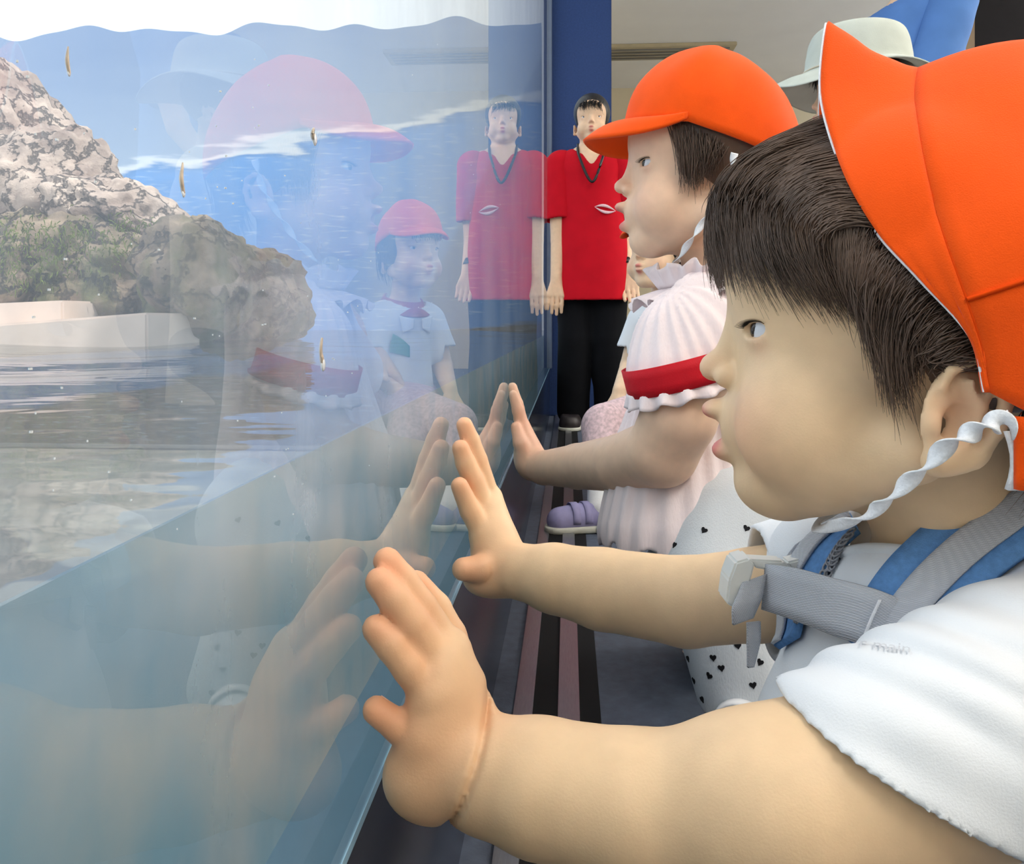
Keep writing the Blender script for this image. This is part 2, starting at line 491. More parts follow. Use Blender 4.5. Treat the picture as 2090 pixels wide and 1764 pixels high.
def add_eyes(H, parent, lashes=True, small=False):
    for b in (-1, 1):
        c = H.w(0.0515, b * 0.030, -0.0085)
        d = nrm(H.F * 0.95 + H.S * b * 0.04 + H.U * 0.16)
        bm = bmesh.new()
        bmesh.ops.create_uvsphere(bm, u_segments=24, v_segments=16, radius=0.0118 * H.s)
        me = bpy.data.meshes.new('eyeball'); bm.to_mesh(me); bm.free()
        for p in me.polygons: p.use_smooth = True
        o = link('eyeball', me, M['eye_white'])
        o.location = Vector(c); o.parent = parent; o.matrix_parent_inverse = world_of(parent).inverted()
        bm = bmesh.new()
        bmesh.ops.create_uvsphere(bm, u_segments=20, v_segments=14, radius=0.0066 * H.s)
        bmesh.ops.scale(bm, vec=(1, 1, 0.5), verts=bm.verts)
        me2 = bpy.data.meshes.new('iris'); bm.to_mesh(me2); bm.free()
        for p in me2.polygons: p.use_smooth = True
        q = Vector(d).to_track_quat('Z', 'Y')
        for v in me2.vertices: v.co = q @ v.co + Vector(c) + Vector(d) * 0.0093 * H.s
        link('iris', me2, M['iris'], o)
        if lashes:
            dd = nrm([0.78, b * 0.62, 0.0]); tt = nrm([-0.62 * b, 0.78, 0.12])
            S = []
            for k in range(26):
                x = -0.0088 + 0.0176 * k / 25
                up = 0.0046 * math.sqrt(max(0, 1 - (x / 0.0100) ** 2))
                base = np.array([0.0515, b * 0.030, -0.0085]) + dd * (0.0128 - 12 * x * x) + tt * x + np.array([0, 0, up * 0.9])
                ln = 0.0050 if not small else 0.003
                t = np.linspace(0, 1, 5)[:, None]
                S.append(base + dd * ln * t + tt * x * 0.35 * t + np.array([0, 0, 1]) * (0.0022 * t ** 2 - 0.0012 * t))
            S = np.array(S)
            V, F = tubes(H.w(S[..., 0], S[..., 1], S[..., 2]), np.linspace(0.00026, 0.00007, 5) * H.s)
            link('eyelashes', np_mesh('eyelashes', V, F), M['lash'], parent)
# ================================================================== the setting
GB = 0.232            # bottom edge of the clear window
WZ = 0.389            # water level in the pool
CEIL = 2.75
M['ceiling'] = pmat('ceiling_white', srgb(246, 245, 243), 0.9, 0.2, var=0.02, scale=3)
M['beige'] = pmat('beige_wall', srgb(226, 214, 186), 0.9, 0.2, var=0.03, scale=4, bump=0.1, bscale=60)
M['navy'] = pmat('blue_pillar_paint', srgb(42, 66, 116), 0.75, 0.3, var=0.10, scale=120, bump=0.25, bscale=300)
M['floor'] = pmat('dark_floor', srgb(78, 86, 102), 0.6, 0.35, var=0.18, scale=60, bump=0.15, bscale=300)
M['dark'] = pmat('dark_wall', srgb(24, 22, 24), 0.9, 0.2, var=0.1, scale=10)
M['steel'] = pmat('brushed_steel', srgb(150, 152, 156), 0.32, 0.5, var=0.12, scale=60, metal=0.9, stretch=(40, 1, 40))
M['frame'] = pmat('grey_blue_frame', srgb(98, 112, 136), 0.5, 0.4, var=0.08, scale=20)
M['slot'] = pmat('black_rubber', srgb(16, 16, 18), 0.7, 0.2, var=0.1, scale=80)
M['panel'] = pmat('polished_navy_panel', srgb(28, 36, 54), 0.16, 0.6, var=0.12, scale=30, stretch=(1, 0.15, 6))
M['vent'] = pmat('vent_metal', srgb(190, 178, 148), 0.5, 0.4, var=0.05)

def struct(o):
    o['kind'] = 'structure'; return o
struct(box('floor', (-0.002, -2.2, -0.05), (4.6, 8.2, 0.0), M['floor']))
struct(box('ceiling', (-0.06, -2.2, CEIL), (4.6, 8.2, CEIL + 0.1), M['ceiling']))
struct(box('wall_far', (-0.06, 8.2, 0.0), (4.6, 8.3, CEIL), M['beige']))
struct(box('wall_right', (4.6, -2.2, 0.0), (4.7, 2.6, CEIL), M['beige']))
struct(box('wall_right', (4.6, 2.6, 0.0), (4.7, 8.2, 0.3), M['beige']))  # wide unseen opening above this sill, added so daylight brightens the far ceiling
struct(box('wall_right', (4.6, 2.6, 2.6), (4.7, 8.2, CEIL), M['beige']))
struct(box('wall_back', (-0.06, -2.3, 0.0), (4.6, -2.2, CEIL), M['beige']))
struct(box('wall_under_window', (-0.03, -2.2, 0.0), (0.0, 4.05, GB - 0.003), M['panel']))
# blue pillar that closes the window on the far side, and the wall beyond it
pd = 4.05
px1 = W(1246, 600, 4.12)[0]
struct(box('wall_pillar', (-0.028, pd, 0.0), (px1, pd + 0.55, CEIL), M['navy'], bevel=0.004))
struct(box('wall_left', (-0.028, pd + 0.55, 0.0), (0.0, 8.2, CEIL), M['beige']))
# upright frame where the glass meets the pillar
struct(box('trim_1', (-0.012, pd - 0.05, GB), (0.012, pd, CEIL), M['frame'], bevel=0.003))
# floor rail, a strip modelling its reflection, and the black channel between them
struct(box('trim_2', (0.028, -2.2, 0.0), (0.050, pd, 0.006), M['steel'], bevel=0.001))  # left strip, built in place of the right rail's reflection
struct(box('trim_3', (0.079, -2.2, 0.0), (0.104, pd, 0.006), M['steel'], bevel=0.001))
struct(box('trim_4', (0.050, -2.2, 0.0), (0.079, pd, 0.002), M['slot']))
struct(box('trim_5', (0.104, -2.2, 0.0), (0.128, pd, 0.002), M['slot']))
# dark doorway wall on the right of the far hall
dx = W(1990, 60, 5.0)
struct(box('wall_dark', (dx[0], 5.2, 0.0), (4.6, 5.35, CEIL), M['dark']))
struct(box('trim_6', (dx[0] - 0.10, 5.18, 0.0), (dx[0], 5.37, CEIL), pmat('brown_post', srgb(122, 104, 84), 0.7, 0.3, var=0.05)))

# ceiling things: slot vent, square vent, round downlights, two tube luminaires and two added hanging ones
vt = empty('ceiling_vent', (W(1340, 128, 5.9)[0], 5.9, CEIL), 'long beige slot vent in the ceiling above the child in the orange cap', 'vent')
vx = W(1340, 128, 5.9)[0]
box('frame', (vx - 0.55, 6.9, CEIL - 0.03), (vx + 0.75, 7.25, CEIL), M['vent'], vt, 0.004)
for k in range(4):
    box('slat', (vx - 0.50, 6.95 + k * 0.075, CEIL - 0.04), (vx + 0.70, 6.98 + k * 0.075, CEIL - 0.028), M['steel'], vt)
M['lamp'] = None
def emit(name, col, st):
    m = bpy.data.materials.new(name); m.use_nodes = True; nt = m.node_tree
    nt.nodes.remove(nt.nodes['Principled BSDF'])
    e = nt.nodes.new('ShaderNodeEmission'); e.inputs[0].default_value = (*col, 1); e.inputs[1].default_value = st
    nt.links.new(e.outputs[0], nt.nodes['Material Output'].inputs[0]); return m
M['tube'] = emit('lamp_diffuser_glow', (1.0, 0.95, 0.86), 11.0)
M['fill_tube'] = emit('ceiling_fill_glow', (1.0, 0.95, 0.86), 24.0)
M['housing'] = pmat('white_lamp_housing', srgb(235, 235, 232), 0.5, 0.4, var=0.02)
lamp_labels = ['white ceiling light panel right above the nearest child', 'white ceiling light panel above the child with the red arm ribbon',
               'added white hanging light panel in front of the blue pillar, brightening the ceiling', 'added white hanging light panel deep in the hall, brightening the ceiling before the far wall']
for i, (lx, ly) in enumerate(((1.3, -1.0), (1.7, 0.7), (3.2, 2.9), (4.0, 5.3))):
    t = empty('ceiling_light', (lx, ly, CEIL), lamp_labels[i], 'ceiling light', 'light panels on the hall ceiling')
    zl = CEIL - 0.55 if i > 1 else CEIL - 0.16      # the two far ones are added, hung low to brighten the ceiling
    box('housing', (lx - 0.30, ly - 0.66, zl + 0.05), (lx + 0.30, ly + 0.66, zl + 0.07), M['housing'], t, 0.004)
    box('diffuser', (lx - 0.33, ly - 0.63, zl - 0.06), (lx + 0.33, ly + 0.63, zl + 0.049), M['tube'] if i < 2 else M['fill_tube'], t, 0.004)
    if i > 1: box('added_uplight', (lx - 0.26, ly - 0.60, zl + 0.071), (lx + 0.26, ly + 0.60, zl + 0.09), M['fill_tube'], t, 0.004)  # upward glow added only to light the ceiling
    for s_ in (-1, 1):
        box('rod', (lx - 0.008, ly + s_ * 0.5 - 0.008, zl + 0.07), (lx + 0.008, ly + s_ * 0.5 + 0.008, CEIL), M['housing'], t)
dl = W(1410, 72, 5.2)
d_ = empty('downlight', (dl[0], dl[1], CEIL), 'small round downlight in the white ceiling left of the grey hat', 'downlight')
bm = bmesh.new(); bmesh.ops.create_cone(bm, cap_ends=True, segments=28, radius1=0.075, radius2=0.085, depth=0.02)
bmesh.ops.translate(bm, verts=bm.verts, vec=(dl[0], dl[1], CEIL - 0.01)); me = bpy.data.meshes.new('rim'); bm.to_mesh(me); bm.free()
link('rim', me, M['vent'], d_)
bm = bmesh.new(); bmesh.ops.create_cone(bm, cap_ends=True, segments=28, radius1=0.055, radius2=0.055, depth=0.006)
bmesh.ops.translate(bm, verts=bm.verts, vec=(dl[0], dl[1], CEIL - 0.022)); me = bpy.data.meshes.new('lens'); bm.to_mesh(me); bm.free()
link('lens', me, M['plastic'], d_)

# ------------------------------------------------------------------ the window
def glass_front():
    m = bpy.data.materials.new('acrylic_front'); m.use_nodes = True; nt = m.node_tree
    nt.nodes.remove(nt.nodes['Principled BSDF'])
    tr = nt.nodes.new('ShaderNodeBsdfTransparent'); tr.inputs[0].default_value = (0.93, 0.97, 0.985, 1)
    tl = nt.nodes.new('ShaderNodeBsdfTranslucent'); tl.inputs[0].default_value = (0.80, 0.88, 1.0, 1)
    gl = nt.nodes.new('ShaderNodeBsdfGlossy'); gl.inputs['Roughness'].default_value = 0.0
    tc = nt.nodes.new('ShaderNodeTexCoord')
    mp = nt.nodes.new('ShaderNodeMapping'); mp.inputs['Scale'].default_value = (1, 3.0, 1.6)
    n = nt.nodes.new('ShaderNodeTexNoise'); n.inputs['Scale'].default_value = 2.6; n.inputs['Detail'].default_value = 7; n.inputs['Roughness'].default_value = 0.62
    nt.links.new(tc.outputs['Object'], mp.inputs[0]); nt.links.new(mp.outputs[0], n.inputs[0])
    mr = nt.nodes.new('ShaderNodeMapRange')
    mr.inputs[1].default_value = 0.35; mr.inputs[2].default_value = 0.72; mr.inputs[3].default_value = 0.13; mr.inputs[4].default_value = 0.42
    nt.links.new(n.outputs[0], mr.inputs[0])
    m1 = nt.nodes.new('ShaderNodeMixShader'); nt.links.new(mr.outputs[0], m1.inputs[0])
    nt.links.new(tr.outputs[0], m1.inputs[1]); nt.links.new(tl.outputs[0], m1.inputs[2])
    fr = nt.nodes.new('ShaderNodeFresnel'); fr.inputs[0].default_value = 1.62
    m2 = nt.nodes.new('ShaderNodeMixShader'); nt.links.new(fr.outputs[0], m2.inputs[0])
    nt.links.new(m1.outputs[0], m2.inputs[1]); nt.links.new(gl.outputs[0], m2.inputs[2])
    nt.links.new(m2.outputs[0], nt.nodes['Material Output'].inputs[0])
    return m
def clear(name, col):
    m = bpy.data.materials.new(name); m.use_nodes = True; nt = m.node_tree
    nt.nodes.remove(nt.nodes['Principled BSDF'])
    tr = nt.nodes.new('ShaderNodeBsdfTransparent'); tr.inputs[0].default_value = (*col, 1)
    nt.links.new(tr.outputs[0], nt.nodes['Material Output'].inputs[0]); return m
win = empty('window_1', (0, 0, GB)); win['kind'] = 'structure'
pane = box('pane', (-0.03, -2.2, GB), (0.0, pd - 0.002, CEIL), glass_front(), win)
pane.data.materials.append(clear('acrylic_clear', (0.97, 0.99, 1.0)))
for p in pane.data.polygons: p.material_index = 0 if p.normal.x > 0.9 else 1
box('bottom_edge', (-0.03, -2.2, GB - 0.003), (0.0006, pd, GB + 0.0015), pmat('pale_acrylic_edge', srgb(150, 190, 215), 0.2, 0.6, var=0.05), win)

# ------------------------------------------------------------------ the pool outside
M['rock'] = None
def rock_mat(name, light, dark, moss, moss_z, moss_amt):
    m, nt, b = new_mat(name)
    tc = nt.nodes.new('ShaderNodeTexCoord')
    n = nt.nodes.new('ShaderNodeTexNoise'); n.inputs['Scale'].default_value = 5; n.inputs['Detail'].default_value = 9; n.inputs['Roughness'].default_value = 0.68
    nt.links.new(tc.outputs['Object'], n.inputs[0])
    cr = nt.nodes.new('ShaderNodeValToRGB')
    cr.color_ramp.elements[0].position = 0.33; cr.color_ramp.elements[0].color = (*dark, 1)
    cr.color_ramp.elements[1].position = 0.62; cr.color_ramp.elements[1].color = (*light, 1)
    nt.links.new(n.outputs[0], cr.inputs[0])
    # moss grows near the water line, broken up by noise
    sp = nt.nodes.new('ShaderNodeSeparateXYZ'); nt.links.new(tc.outputs['Object'], sp.inputs[0])
    n2 = nt.nodes.new('ShaderNodeTexNoise'); n2.inputs['Scale'].default_value = 9; n2.inputs['Detail'].default_value = 6
    mpn = nt.nodes.new('ShaderNodeMapping'); mpn.inputs['Scale'].default_value = (1.5, 1.5, 0.5)
    nt.links.new(tc.outputs['Object'], mpn.inputs[0]); nt.links.new(mpn.outputs[0], n2.inputs[0])
    a = nt.nodes.new('ShaderNodeMapRange'); a.inputs[1].default_value = moss_z + 0.35; a.inputs[2].default_value = moss_z - 0.05
    a.inputs[3].default_value = 0.0; a.inputs[4].default_value = 1.0
    nt.links.new(sp.outputs[2], a.inputs[0])
    ml = nt.nodes.new('ShaderNodeMath'); ml.operation = 'MULTIPLY'
    nt.links.new(a.outputs[0], ml.inputs[0])
    st = nt.nodes.new('ShaderNodeMapRange'); st.inputs[1].default_value = 0.42; st.inputs[2].default_value = 0.6; st.inputs[4].default_value = moss_amt
    nt.links.new(n2.outputs[0], st.inputs[0]); nt.links.new(st.outputs[0], ml.inputs[1])
    mx = nt.nodes.new('ShaderNodeMix'); mx.data_type = 'RGBA'
    nt.links.new(ml.outputs[0], mx.inputs[0]); nt.links.new(cr.outputs[0], mx.inputs[6]); mx.inputs[7].default_value = (*moss, 1)
    nt.links.new(mx.outputs[2], b.inputs['Base Color'])
    b.inputs['Roughness'].default_value = 0.85
    vo = nt.nodes.new('ShaderNodeTexVoronoi'); vo.feature = 'DISTANCE_TO_EDGE'; vo.inputs['Scale'].default_value = 6.0
    ad = nt.nodes.new('ShaderNodeVectorMath'); ad.operation = 'ADD'
    sc_ = nt.nodes.new('ShaderNodeVectorMath'); sc_.operation = 'SCALE'; sc_.inputs['Scale'].default_value = 0.35
    nt.links.new(n.outputs[1], sc_.inputs[0]); nt.links.new(tc.outputs['Object'], ad.inputs[0]); nt.links.new(sc_.outputs[0], ad.inputs[1])
    nt.links.new(ad.outputs[0], vo.inputs['Vector'])
    ck = nt.nodes.new('ShaderNodeMapRange'); ck.inputs[1].default_value = 0.0; ck.inputs[2].default_value = 0.05; ck.inputs[3].default_value = 0.45; ck.inputs[4].default_value = 1.0  # crack lines darkened in the colour, imitating the shade of recesses
    nt.links.new(vo.outputs['Distance'], ck.inputs[0])
    dk = nt.nodes.new('ShaderNodeVectorMath'); dk.operation = 'SCALE'
    nt.links.new(mx.outputs[2], dk.inputs[0]); nt.links.new(ck.outputs[0], dk.inputs['Scale']); nt.links.new(dk.outputs[0], b.inputs['Base Color'])
    hs = nt.nodes.new('ShaderNodeMath'); hs.operation = 'ADD'; nt.links.new(n.outputs[0], hs.inputs[0]); nt.links.new(ck.outputs[0], hs.inputs[1])
    bp = nt.nodes.new('ShaderNodeBump'); bp.inputs['Strength'].default_value = 0.9; bp.inputs['Distance'].default_value = 0.035
    nt.links.new(hs.outputs[0], bp.inputs['Height']); nt.links.new(bp.outputs[0], b.inputs['Normal'])
    return m
M['rock'] = rock_mat('pale_rock', srgb(222, 198, 182), srgb(128, 104, 94), srgb(112, 112, 70), 0.45, 0.7)
M['rock_moss'] = rock_mat('mossy_rock', srgb(176, 152, 128), srgb(74, 60, 52), srgb(92, 94, 48), 0.62, 0.9)
M['moss'] = pmat('moss_leaves', srgb(112, 124, 58), 0.9, 0.1, var=0.35, scale=30)
M['concrete'] = pmat('wet_concrete', srgb(226, 206, 194), 0.8, 0.25, var=0.08, scale=12, bump=0.2, bscale=80)
def rock(u, v, d, rx, ry, rz, mat, label, seed, rot=0.0, amp=0.22, ridges=0.0, sub=5):
    c = W(u, v, d)
    bm = bmesh.new(); bmesh.ops.create_icosphere(bm, subdivisions=sub, radius=1.0)
    off = Vector((seed * 3.1, seed * 1.7, seed * 2.3))
    cr, sr = math.cos(rot), math.sin(rot)
    for q in bm.verts:
        p = q.co.normalized()
        n1 = mnoise.fractal(p * 1.3 + off, 1.0, 2.0, 5)
        dist, _ = mnoise.voronoi(p * 2.1 + off)
        crk = min(0.25, dist[1] - dist[0])
        d2, _ = mnoise.voronoi(p * 5.0 + off)
        r = 1.0 + amp * n1 + amp * 1.5 * (crk - 0.15) + amp * 0.7 * (min(0.2, d2[1] - d2[0]) - 0.1) + 0.12 * amp * mnoise.fractal(p * 9 + off, 1.0, 2.0, 4)
        if ridges:
            r += ridges * math.sin(9.0 * math.hypot(p.x * 1.0 + 0.2, p.z + 0.1) + 1.5 * n1)
        x, y, z = p.x * rx * r, p.y * ry * r, p.z * rz * r
        q.co = Vector((x * cr - z * sr + c[0], y + c[1], x * sr + z * cr + c[2]))
    me = bpy.data.meshes.new('rock'); bm.to_mesh(me); bm.free()
    for p in me.polygons: p.use_smooth = True
    return tag(link('rock', me, mat), label, 'rock', 'artificial rocks of the pool')
rock(0, 420, 3.6, 0.42, 0.40, 0.62, M['rock'], 'tallest pale rock at the left edge of the pool, against the blue painted wall', 3, 0.25, 0.2)
rock(120, 420, 3.3, 0.26, 0.26, 0.34, M['rock'], 'round pale boulder leaning on the tallest rock at the left', 11, 0.3, 0.2)
rock(245, 452, 3.1, 0.27, 0.25, 0.155, M['rock'], 'cream sunlit rock sloping down from the tall rocks', 5, -0.42, 0.24)
rock(60, 560, 3.0, 0.30, 0.26, 0.21, M['rock_moss'], 'mossy brown rock behind the concrete ledge at the left edge', 8, 0, 0.28)
rock(210, 575, 2.9, 0.26, 0.22, 0.20, M['rock_moss'], 'mossy rock between the concrete ledge and the round stump rock', 14, 0, 0.3)
rock(405, 565, 2.7, 0.185, 0.22, 0.20, M['rock_moss'], 'round stump-like rock with curved ridges standing in the water', 21, 0.1, 0.16, 0.07)
rock(500, 610, 3.0, 0.22, 0.24, 0.20, M['rock_moss'], 'dark mossy rock sloping into the water right of the stump rock', 27, -0.55, 0.22)
# moss tufts on the rocks: leaf blades nobody could count
S = []
for (u, v, d, su, sv, n) in ((250, 465, 2.86, 45, 14, 60), (60, 470, 2.72, 70, 14, 60), (200, 500, 2.68, 90, 22, 110), (60, 540, 2.7, 80, 28, 110)):
    for k in range(n * 3):
        p = W(u + rng.normal() * su, v + rng.normal() * sv, d - 0.02 + rng.normal() * 0.02)
        t = np.linspace(0, 1, 4)[:, None]
        S.append(p + t * rng.normal(size=3) * 0.007 + np.array([0, 0, -0.012]) * t ** 2)
V, F = tubes(np.array(S), np.array([0.0016, 0.0022, 0.0016, 0.0006]), 3)
tag(link('moss', np_mesh('moss', V, F), M['moss']), 'green moss tufts growing on the pool rocks', 'moss', kind='stuff')
# concrete ledge of two steps at the water line
def slab(us, vs_top, vs_bot, d0, d1, mat, name, label):
    P = [W(us[0], vs_bot[0], d0), W(us[1], vs_bot[1], d0), W(us[1], vs_bot[1], d0) + dirw(0.05, d1 - d0, 0), W(us[0], vs_bot[0], d0) + dirw(0.0, d1 - d0, 0)]
    T = [W(us[0], vs_top[0], d0), W(us[1], vs_top[1], d0), W(us[1], vs_top[1], d0) + dirw(0.05, d1 - d0, 0), W(us[0], vs_top[0], d0) + dirw(0.0, d1 - d0, 0)]
    o = hexa(name, P + T, mat, None, 0.006)
    return tag(o, label, 'ledge', 'concrete ledges in the pool')
slab((-140, 300), (672, 638), (740, 712), 2.35, 2.62, M['concrete'], 'concrete_ledge', 'long lower concrete ledge just above the water at the left')
slab((-140, 128), (625, 613), (700, 690), 2.55, 2.8, M['concrete'], 'concrete_ledge', 'short upper concrete block resting behind the lower ledge at the left')

# painted sea wall at the end of the pool, its top edge cut in waves
def mural_mat():
    m, nt, b = new_mat('painted_sea')
    tc = nt.nodes.new('ShaderNodeTexCoord'); sp = nt.nodes.new('ShaderNodeSeparateXYZ'); nt.links.new(tc.outputs['Object'], sp.inputs[0])
    n = nt.nodes.new('ShaderNodeTexNoise'); n.inputs['Scale'].default_value = 3.0; n.inputs['Detail'].default_value = 8
    mp = nt.nodes.new('ShaderNodeMapping'); mp.inputs['Scale'].default_value = (0.35, 1, 2.2)
    nt.links.new(tc.outputs['Object'], mp.inputs[0]); nt.links.new(mp.outputs[0], n.inputs[0])
    def math_(op, a, b_=None):
        k = nt.nodes.new('ShaderNodeMath'); k.operation = op
        for i, q in enumerate((a, b_)):
            if q is None: continue
            if isinstance(q, (int, float)): k.inputs[i].default_value = q
            else: nt.links.new(q, k.inputs[i])
        return k.outputs[0]
    # the painted shore line rises towards the right
    h_ = math_('SUBTRACT', sp.outputs[2], math_('MULTIPLY', sp.outputs[0], 0.16))
    h2 = math_('ADD', h_, math_('MULTIPLY', math_('SUBTRACT', n.outputs[0], 0.5), 0.45))
    cr = nt.nodes.new('ShaderNodeValToRGB')
    mr = nt.nodes.new('ShaderNodeMapRange'); mr.inputs[1].default_value = 0.4; mr.inputs[2].default_value = 3.4
    nt.links.new(h2, mr.inputs[0]); nt.links.new(mr.outputs[0], cr.inputs[0])
    e = cr.color_ramp.elements
    e[0].position = 0.0; e[0].color = (*srgb(126, 114, 104), 1)
    e[1].position = 0.62; e[1].color = (*srgb(112, 170, 236), 1)
    for pos, c in ((0.012, (120, 112, 106)), (0.03, (92, 146, 216)), (0.645, (108, 160, 220)), (0.655, (236, 240, 248)), (0.668, (226, 234, 246)), (0.678, (170, 190, 218)), (1.0, (138, 162, 200))):
        q = e.new(pos); q.color = (*srgb(*c), 1)
    # small white wave crests on the painted water
    n2 = nt.nodes.new('ShaderNodeTexNoise'); n2.inputs['Scale'].default_value = 9; n2.inputs['Detail'].default_value = 5
    mp2 = nt.nodes.new('ShaderNodeMapping'); mp2.inputs['Scale'].default_value = (0.7, 1, 5)
    nt.links.new(tc.outputs['Object'], mp2.inputs[0]); nt.links.new(mp2.outputs[0], n2.inputs[0])
    st = nt.nodes.new('ShaderNodeMapRange'); st.inputs[1].default_value = 0.56; st.inputs[2].default_value = 0.72; st.inputs[4].default_value = 0.55
    nt.links.new(n2.outputs[0], st.inputs[0])
    lowm = nt.nodes.new('ShaderNodeMapRange'); lowm.inputs[1].default_value = 2.42; lowm.inputs[2].default_value = 2.36; nt.links.new(h_, lowm.inputs[0])
    mx = nt.nodes.new('ShaderNodeMix'); mx.data_type = 'RGBA'
    nt.links.new(math_('MULTIPLY', st.outputs[0], lowm.outputs[0]), mx.inputs[0]); nt.links.new(cr.outputs[0], mx.inputs[6]); mx.inputs[7].default_value = (*srgb(214, 228, 246), 1)
    nt.links.new(mx.outputs[2], b.inputs['Base Color']); b.inputs['Roughness'].default_value = 0.7
    return m
MD = 7.0
n = 220
us = np.linspace(-800, 1105, n)
top = 44 + 7 * np.sin(us / 31.0) + 6 * np.sin(us / 57.0 + 1.1) + 3 * np.sin(us / 17.0) - 6 * np.exp(-((us - 220) / 60) ** 2)
rows = []
for dd in (MD, MD + 0.12):
    xw = CAM[0] + MD * np.tan(np.arctan((us - U0) / FPX) - YAW)
    zw = CAM[2] + (V0 - top) / FPX * MD
    rows.append((np.stack([xw, np.full(n, dd), np.full(n, -0.6)], 1), np.stack([xw, np.full(n, dd), zw], 1)))
V = np.concatenate([rows[0][0], rows[0][1], rows[1][0], rows[1][1]])
i = np.arange(n - 1)
F = np.concatenate([np.stack([i, i + 1, n + i + 1, n + i], 1), np.stack([2 * n + i + 1, 2 * n + i, 3 * n + i, 3 * n + i + 1], 1),
                    np.stack([n + i, n + i + 1, 3 * n + i + 1, 3 * n + i], 1),
                    np.array([[0, n, 3 * n, 2 * n], [n - 1, 3 * n - 1, 4 * n - 1, 2 * n - 1]])])
V[:, 0] = np.minimum(V[:, 0], -0.034)
struct(link('wall_painted_sea', np_mesh('wall_painted_sea', V, F, False), mural_mat()))

# pool basin below the water
M['basin'] = pmat('pale_turquoise_basin', srgb(160, 166, 162), 0.7, 0.3, var=0.25, scale=2.2, bump=0.3, bscale=12)
struct(box('wall_basin_floor', (-5.5, -2.2, -0.75), (-0.07, 7.6, -0.65), pmat('silty_basin_floor', srgb(158, 146, 132), 0.8, 0.2, var=0.3, scale=2.5)))
struct(box('wall_basin_back', (-5.6, -2.2, -0.65), (-5.5, 7.6, 0.7), M['basin']))
struct(box('wall_basin_near', (-5.5, -2.3, -0.65), (-0.07, -2.2, 0.7), M['basin']))
def water_top():
    m = bpy.data.materials.new('pool_water_surface'); m.use_nodes = True; nt = m.node_tree
    nt.nodes.remove(nt.nodes['Principled BSDF'])
    tr = nt.nodes.new('ShaderNodeBsdfTransparent'); tr.inputs[0].default_value = (0.84, 0.91, 0.93, 1)
    gl = nt.nodes.new('ShaderNodeBsdfGlossy'); gl.inputs['Roughness'].default_value = 0.03
    tc = nt.nodes.new('ShaderNodeTexCoord')
    bp = None
    mp = nt.nodes.new('ShaderNodeMapping'); mp.inputs['Scale'].default_value = (0.9, 1.7, 1); mp.inputs['Rotation'].default_value = (0, 0, YAW)
    n1 = nt.nodes.new('ShaderNodeTexNoise'); n1.inputs['Scale'].default_value = 4.0; n1.inputs['Detail'].default_value = 3; n1.inputs['Roughness'].default_value = 0.55
    nt.links.new(tc.outputs['Object'], mp.inputs[0]); nt.links.new(mp.outputs[0], n1.inputs[0])
    bp = nt.nodes.new('ShaderNodeBump'); bp.inputs['Strength'].default_value = 0.3; bp.inputs['Distance'].default_value = 0.012
    nt.links.new(n1.outputs[0], bp.inputs['Height'])
    nt.links.new(bp.outputs[0], gl.inputs['Normal'])
    fr = nt.nodes.new('ShaderNodeFresnel'); fr.inputs[0].default_value = 1.33
    mx = nt.nodes.new('ShaderNodeMixShader'); nt.links.new(fr.outputs[0], mx.inputs[0])
    nt.links.new(tr.outputs[0], mx.inputs[1]); nt.links.new(gl.outputs[0], mx.inputs[2])
    nt.links.new(mx.outputs[0], nt.nodes['Material Output'].inputs[0]); return m
def water_murk():
    m = bpy.data.materials.new('murky_pool_water'); m.use_nodes = True; nt = m.node_tree
    nt.nodes.remove(nt.nodes['Principled BSDF'])
    tr = nt.nodes.new('ShaderNodeBsdfTransparent'); tr.inputs[0].default_value = (0.72, 0.92, 0.97, 1)
    tl = nt.nodes.new('ShaderNodeBsdfTranslucent')
    tc = nt.nodes.new('ShaderNodeTexCoord')
    mp = nt.nodes.new('ShaderNodeMapping'); mp.inputs['Scale'].default_value = (1, 5.0, 4.0)
    n = nt.nodes.new('ShaderNodeTexNoise'); n.inputs['Scale'].default_value = 3.0; n.inputs['Detail'].default_value = 6
    nt.links.new(tc.outputs['Object'], mp.inputs[0]); nt.links.new(mp.outputs[0], n.inputs[0])
    cr = nt.nodes.new('ShaderNodeValToRGB')
    cr.color_ramp.elements[0].position = 0.35; cr.color_ramp.elements[0].color = (*srgb(158, 206, 226), 1)
    cr.color_ramp.elements[1].position = 0.65; cr.color_ramp.elements[1].color = (*srgb(226, 228, 226), 1)
    nt.links.new(n.outputs[0], cr.inputs[0]); nt.links.new(cr.outputs[0], tl.inputs[0])
    mx = nt.nodes.new('ShaderNodeMixShader'); mx.inputs[0].default_value = 0.86
    nt.links.new(tr.outputs[0], mx.inputs[1]); nt.links.new(tl.outputs[0], mx.inputs[2])
    nt.links.new(mx.outputs[0], nt.nodes['Material Output'].inputs[0]); return m
# the body of water: ripple surface on top, murky side against the window
wt = empty('pool_water', (-2.7, 2.7, WZ), 'rippled pool water with turquoise murk below, behind the window', 'water'); wt['kind'] = 'stuff'
gx = np.linspace(-5.48, -0.031, 90); gy = np.linspace(-2.18, 6.97, 130)
X, Y = np.meshgrid(gx, gy, indexing='ij')
Z = WZ + 0.004 * np.sin(X * 7 + Y * 3) + 0.003 * np.sin(Y * 11 - X * 4) * np.cos(X * 5)
Z = WZ + (Z - WZ) * np.clip((-X - 0.03) / 0.3, 0, 1)
link('surface', np_mesh('surface', np.stack([X, Y, Z], -1).reshape(-1, 3), grid_faces(90, 130)), water_top(), wt)
link('murk', np_mesh('murk', [(-0.0325, -2.18, -0.64), (-0.0325, 6.97, -0.64), (-0.0325, 6.97, WZ), (-0.0325, -2.18, WZ)], np.array([[0, 1, 2, 3]]), False), water_murk(), wt)
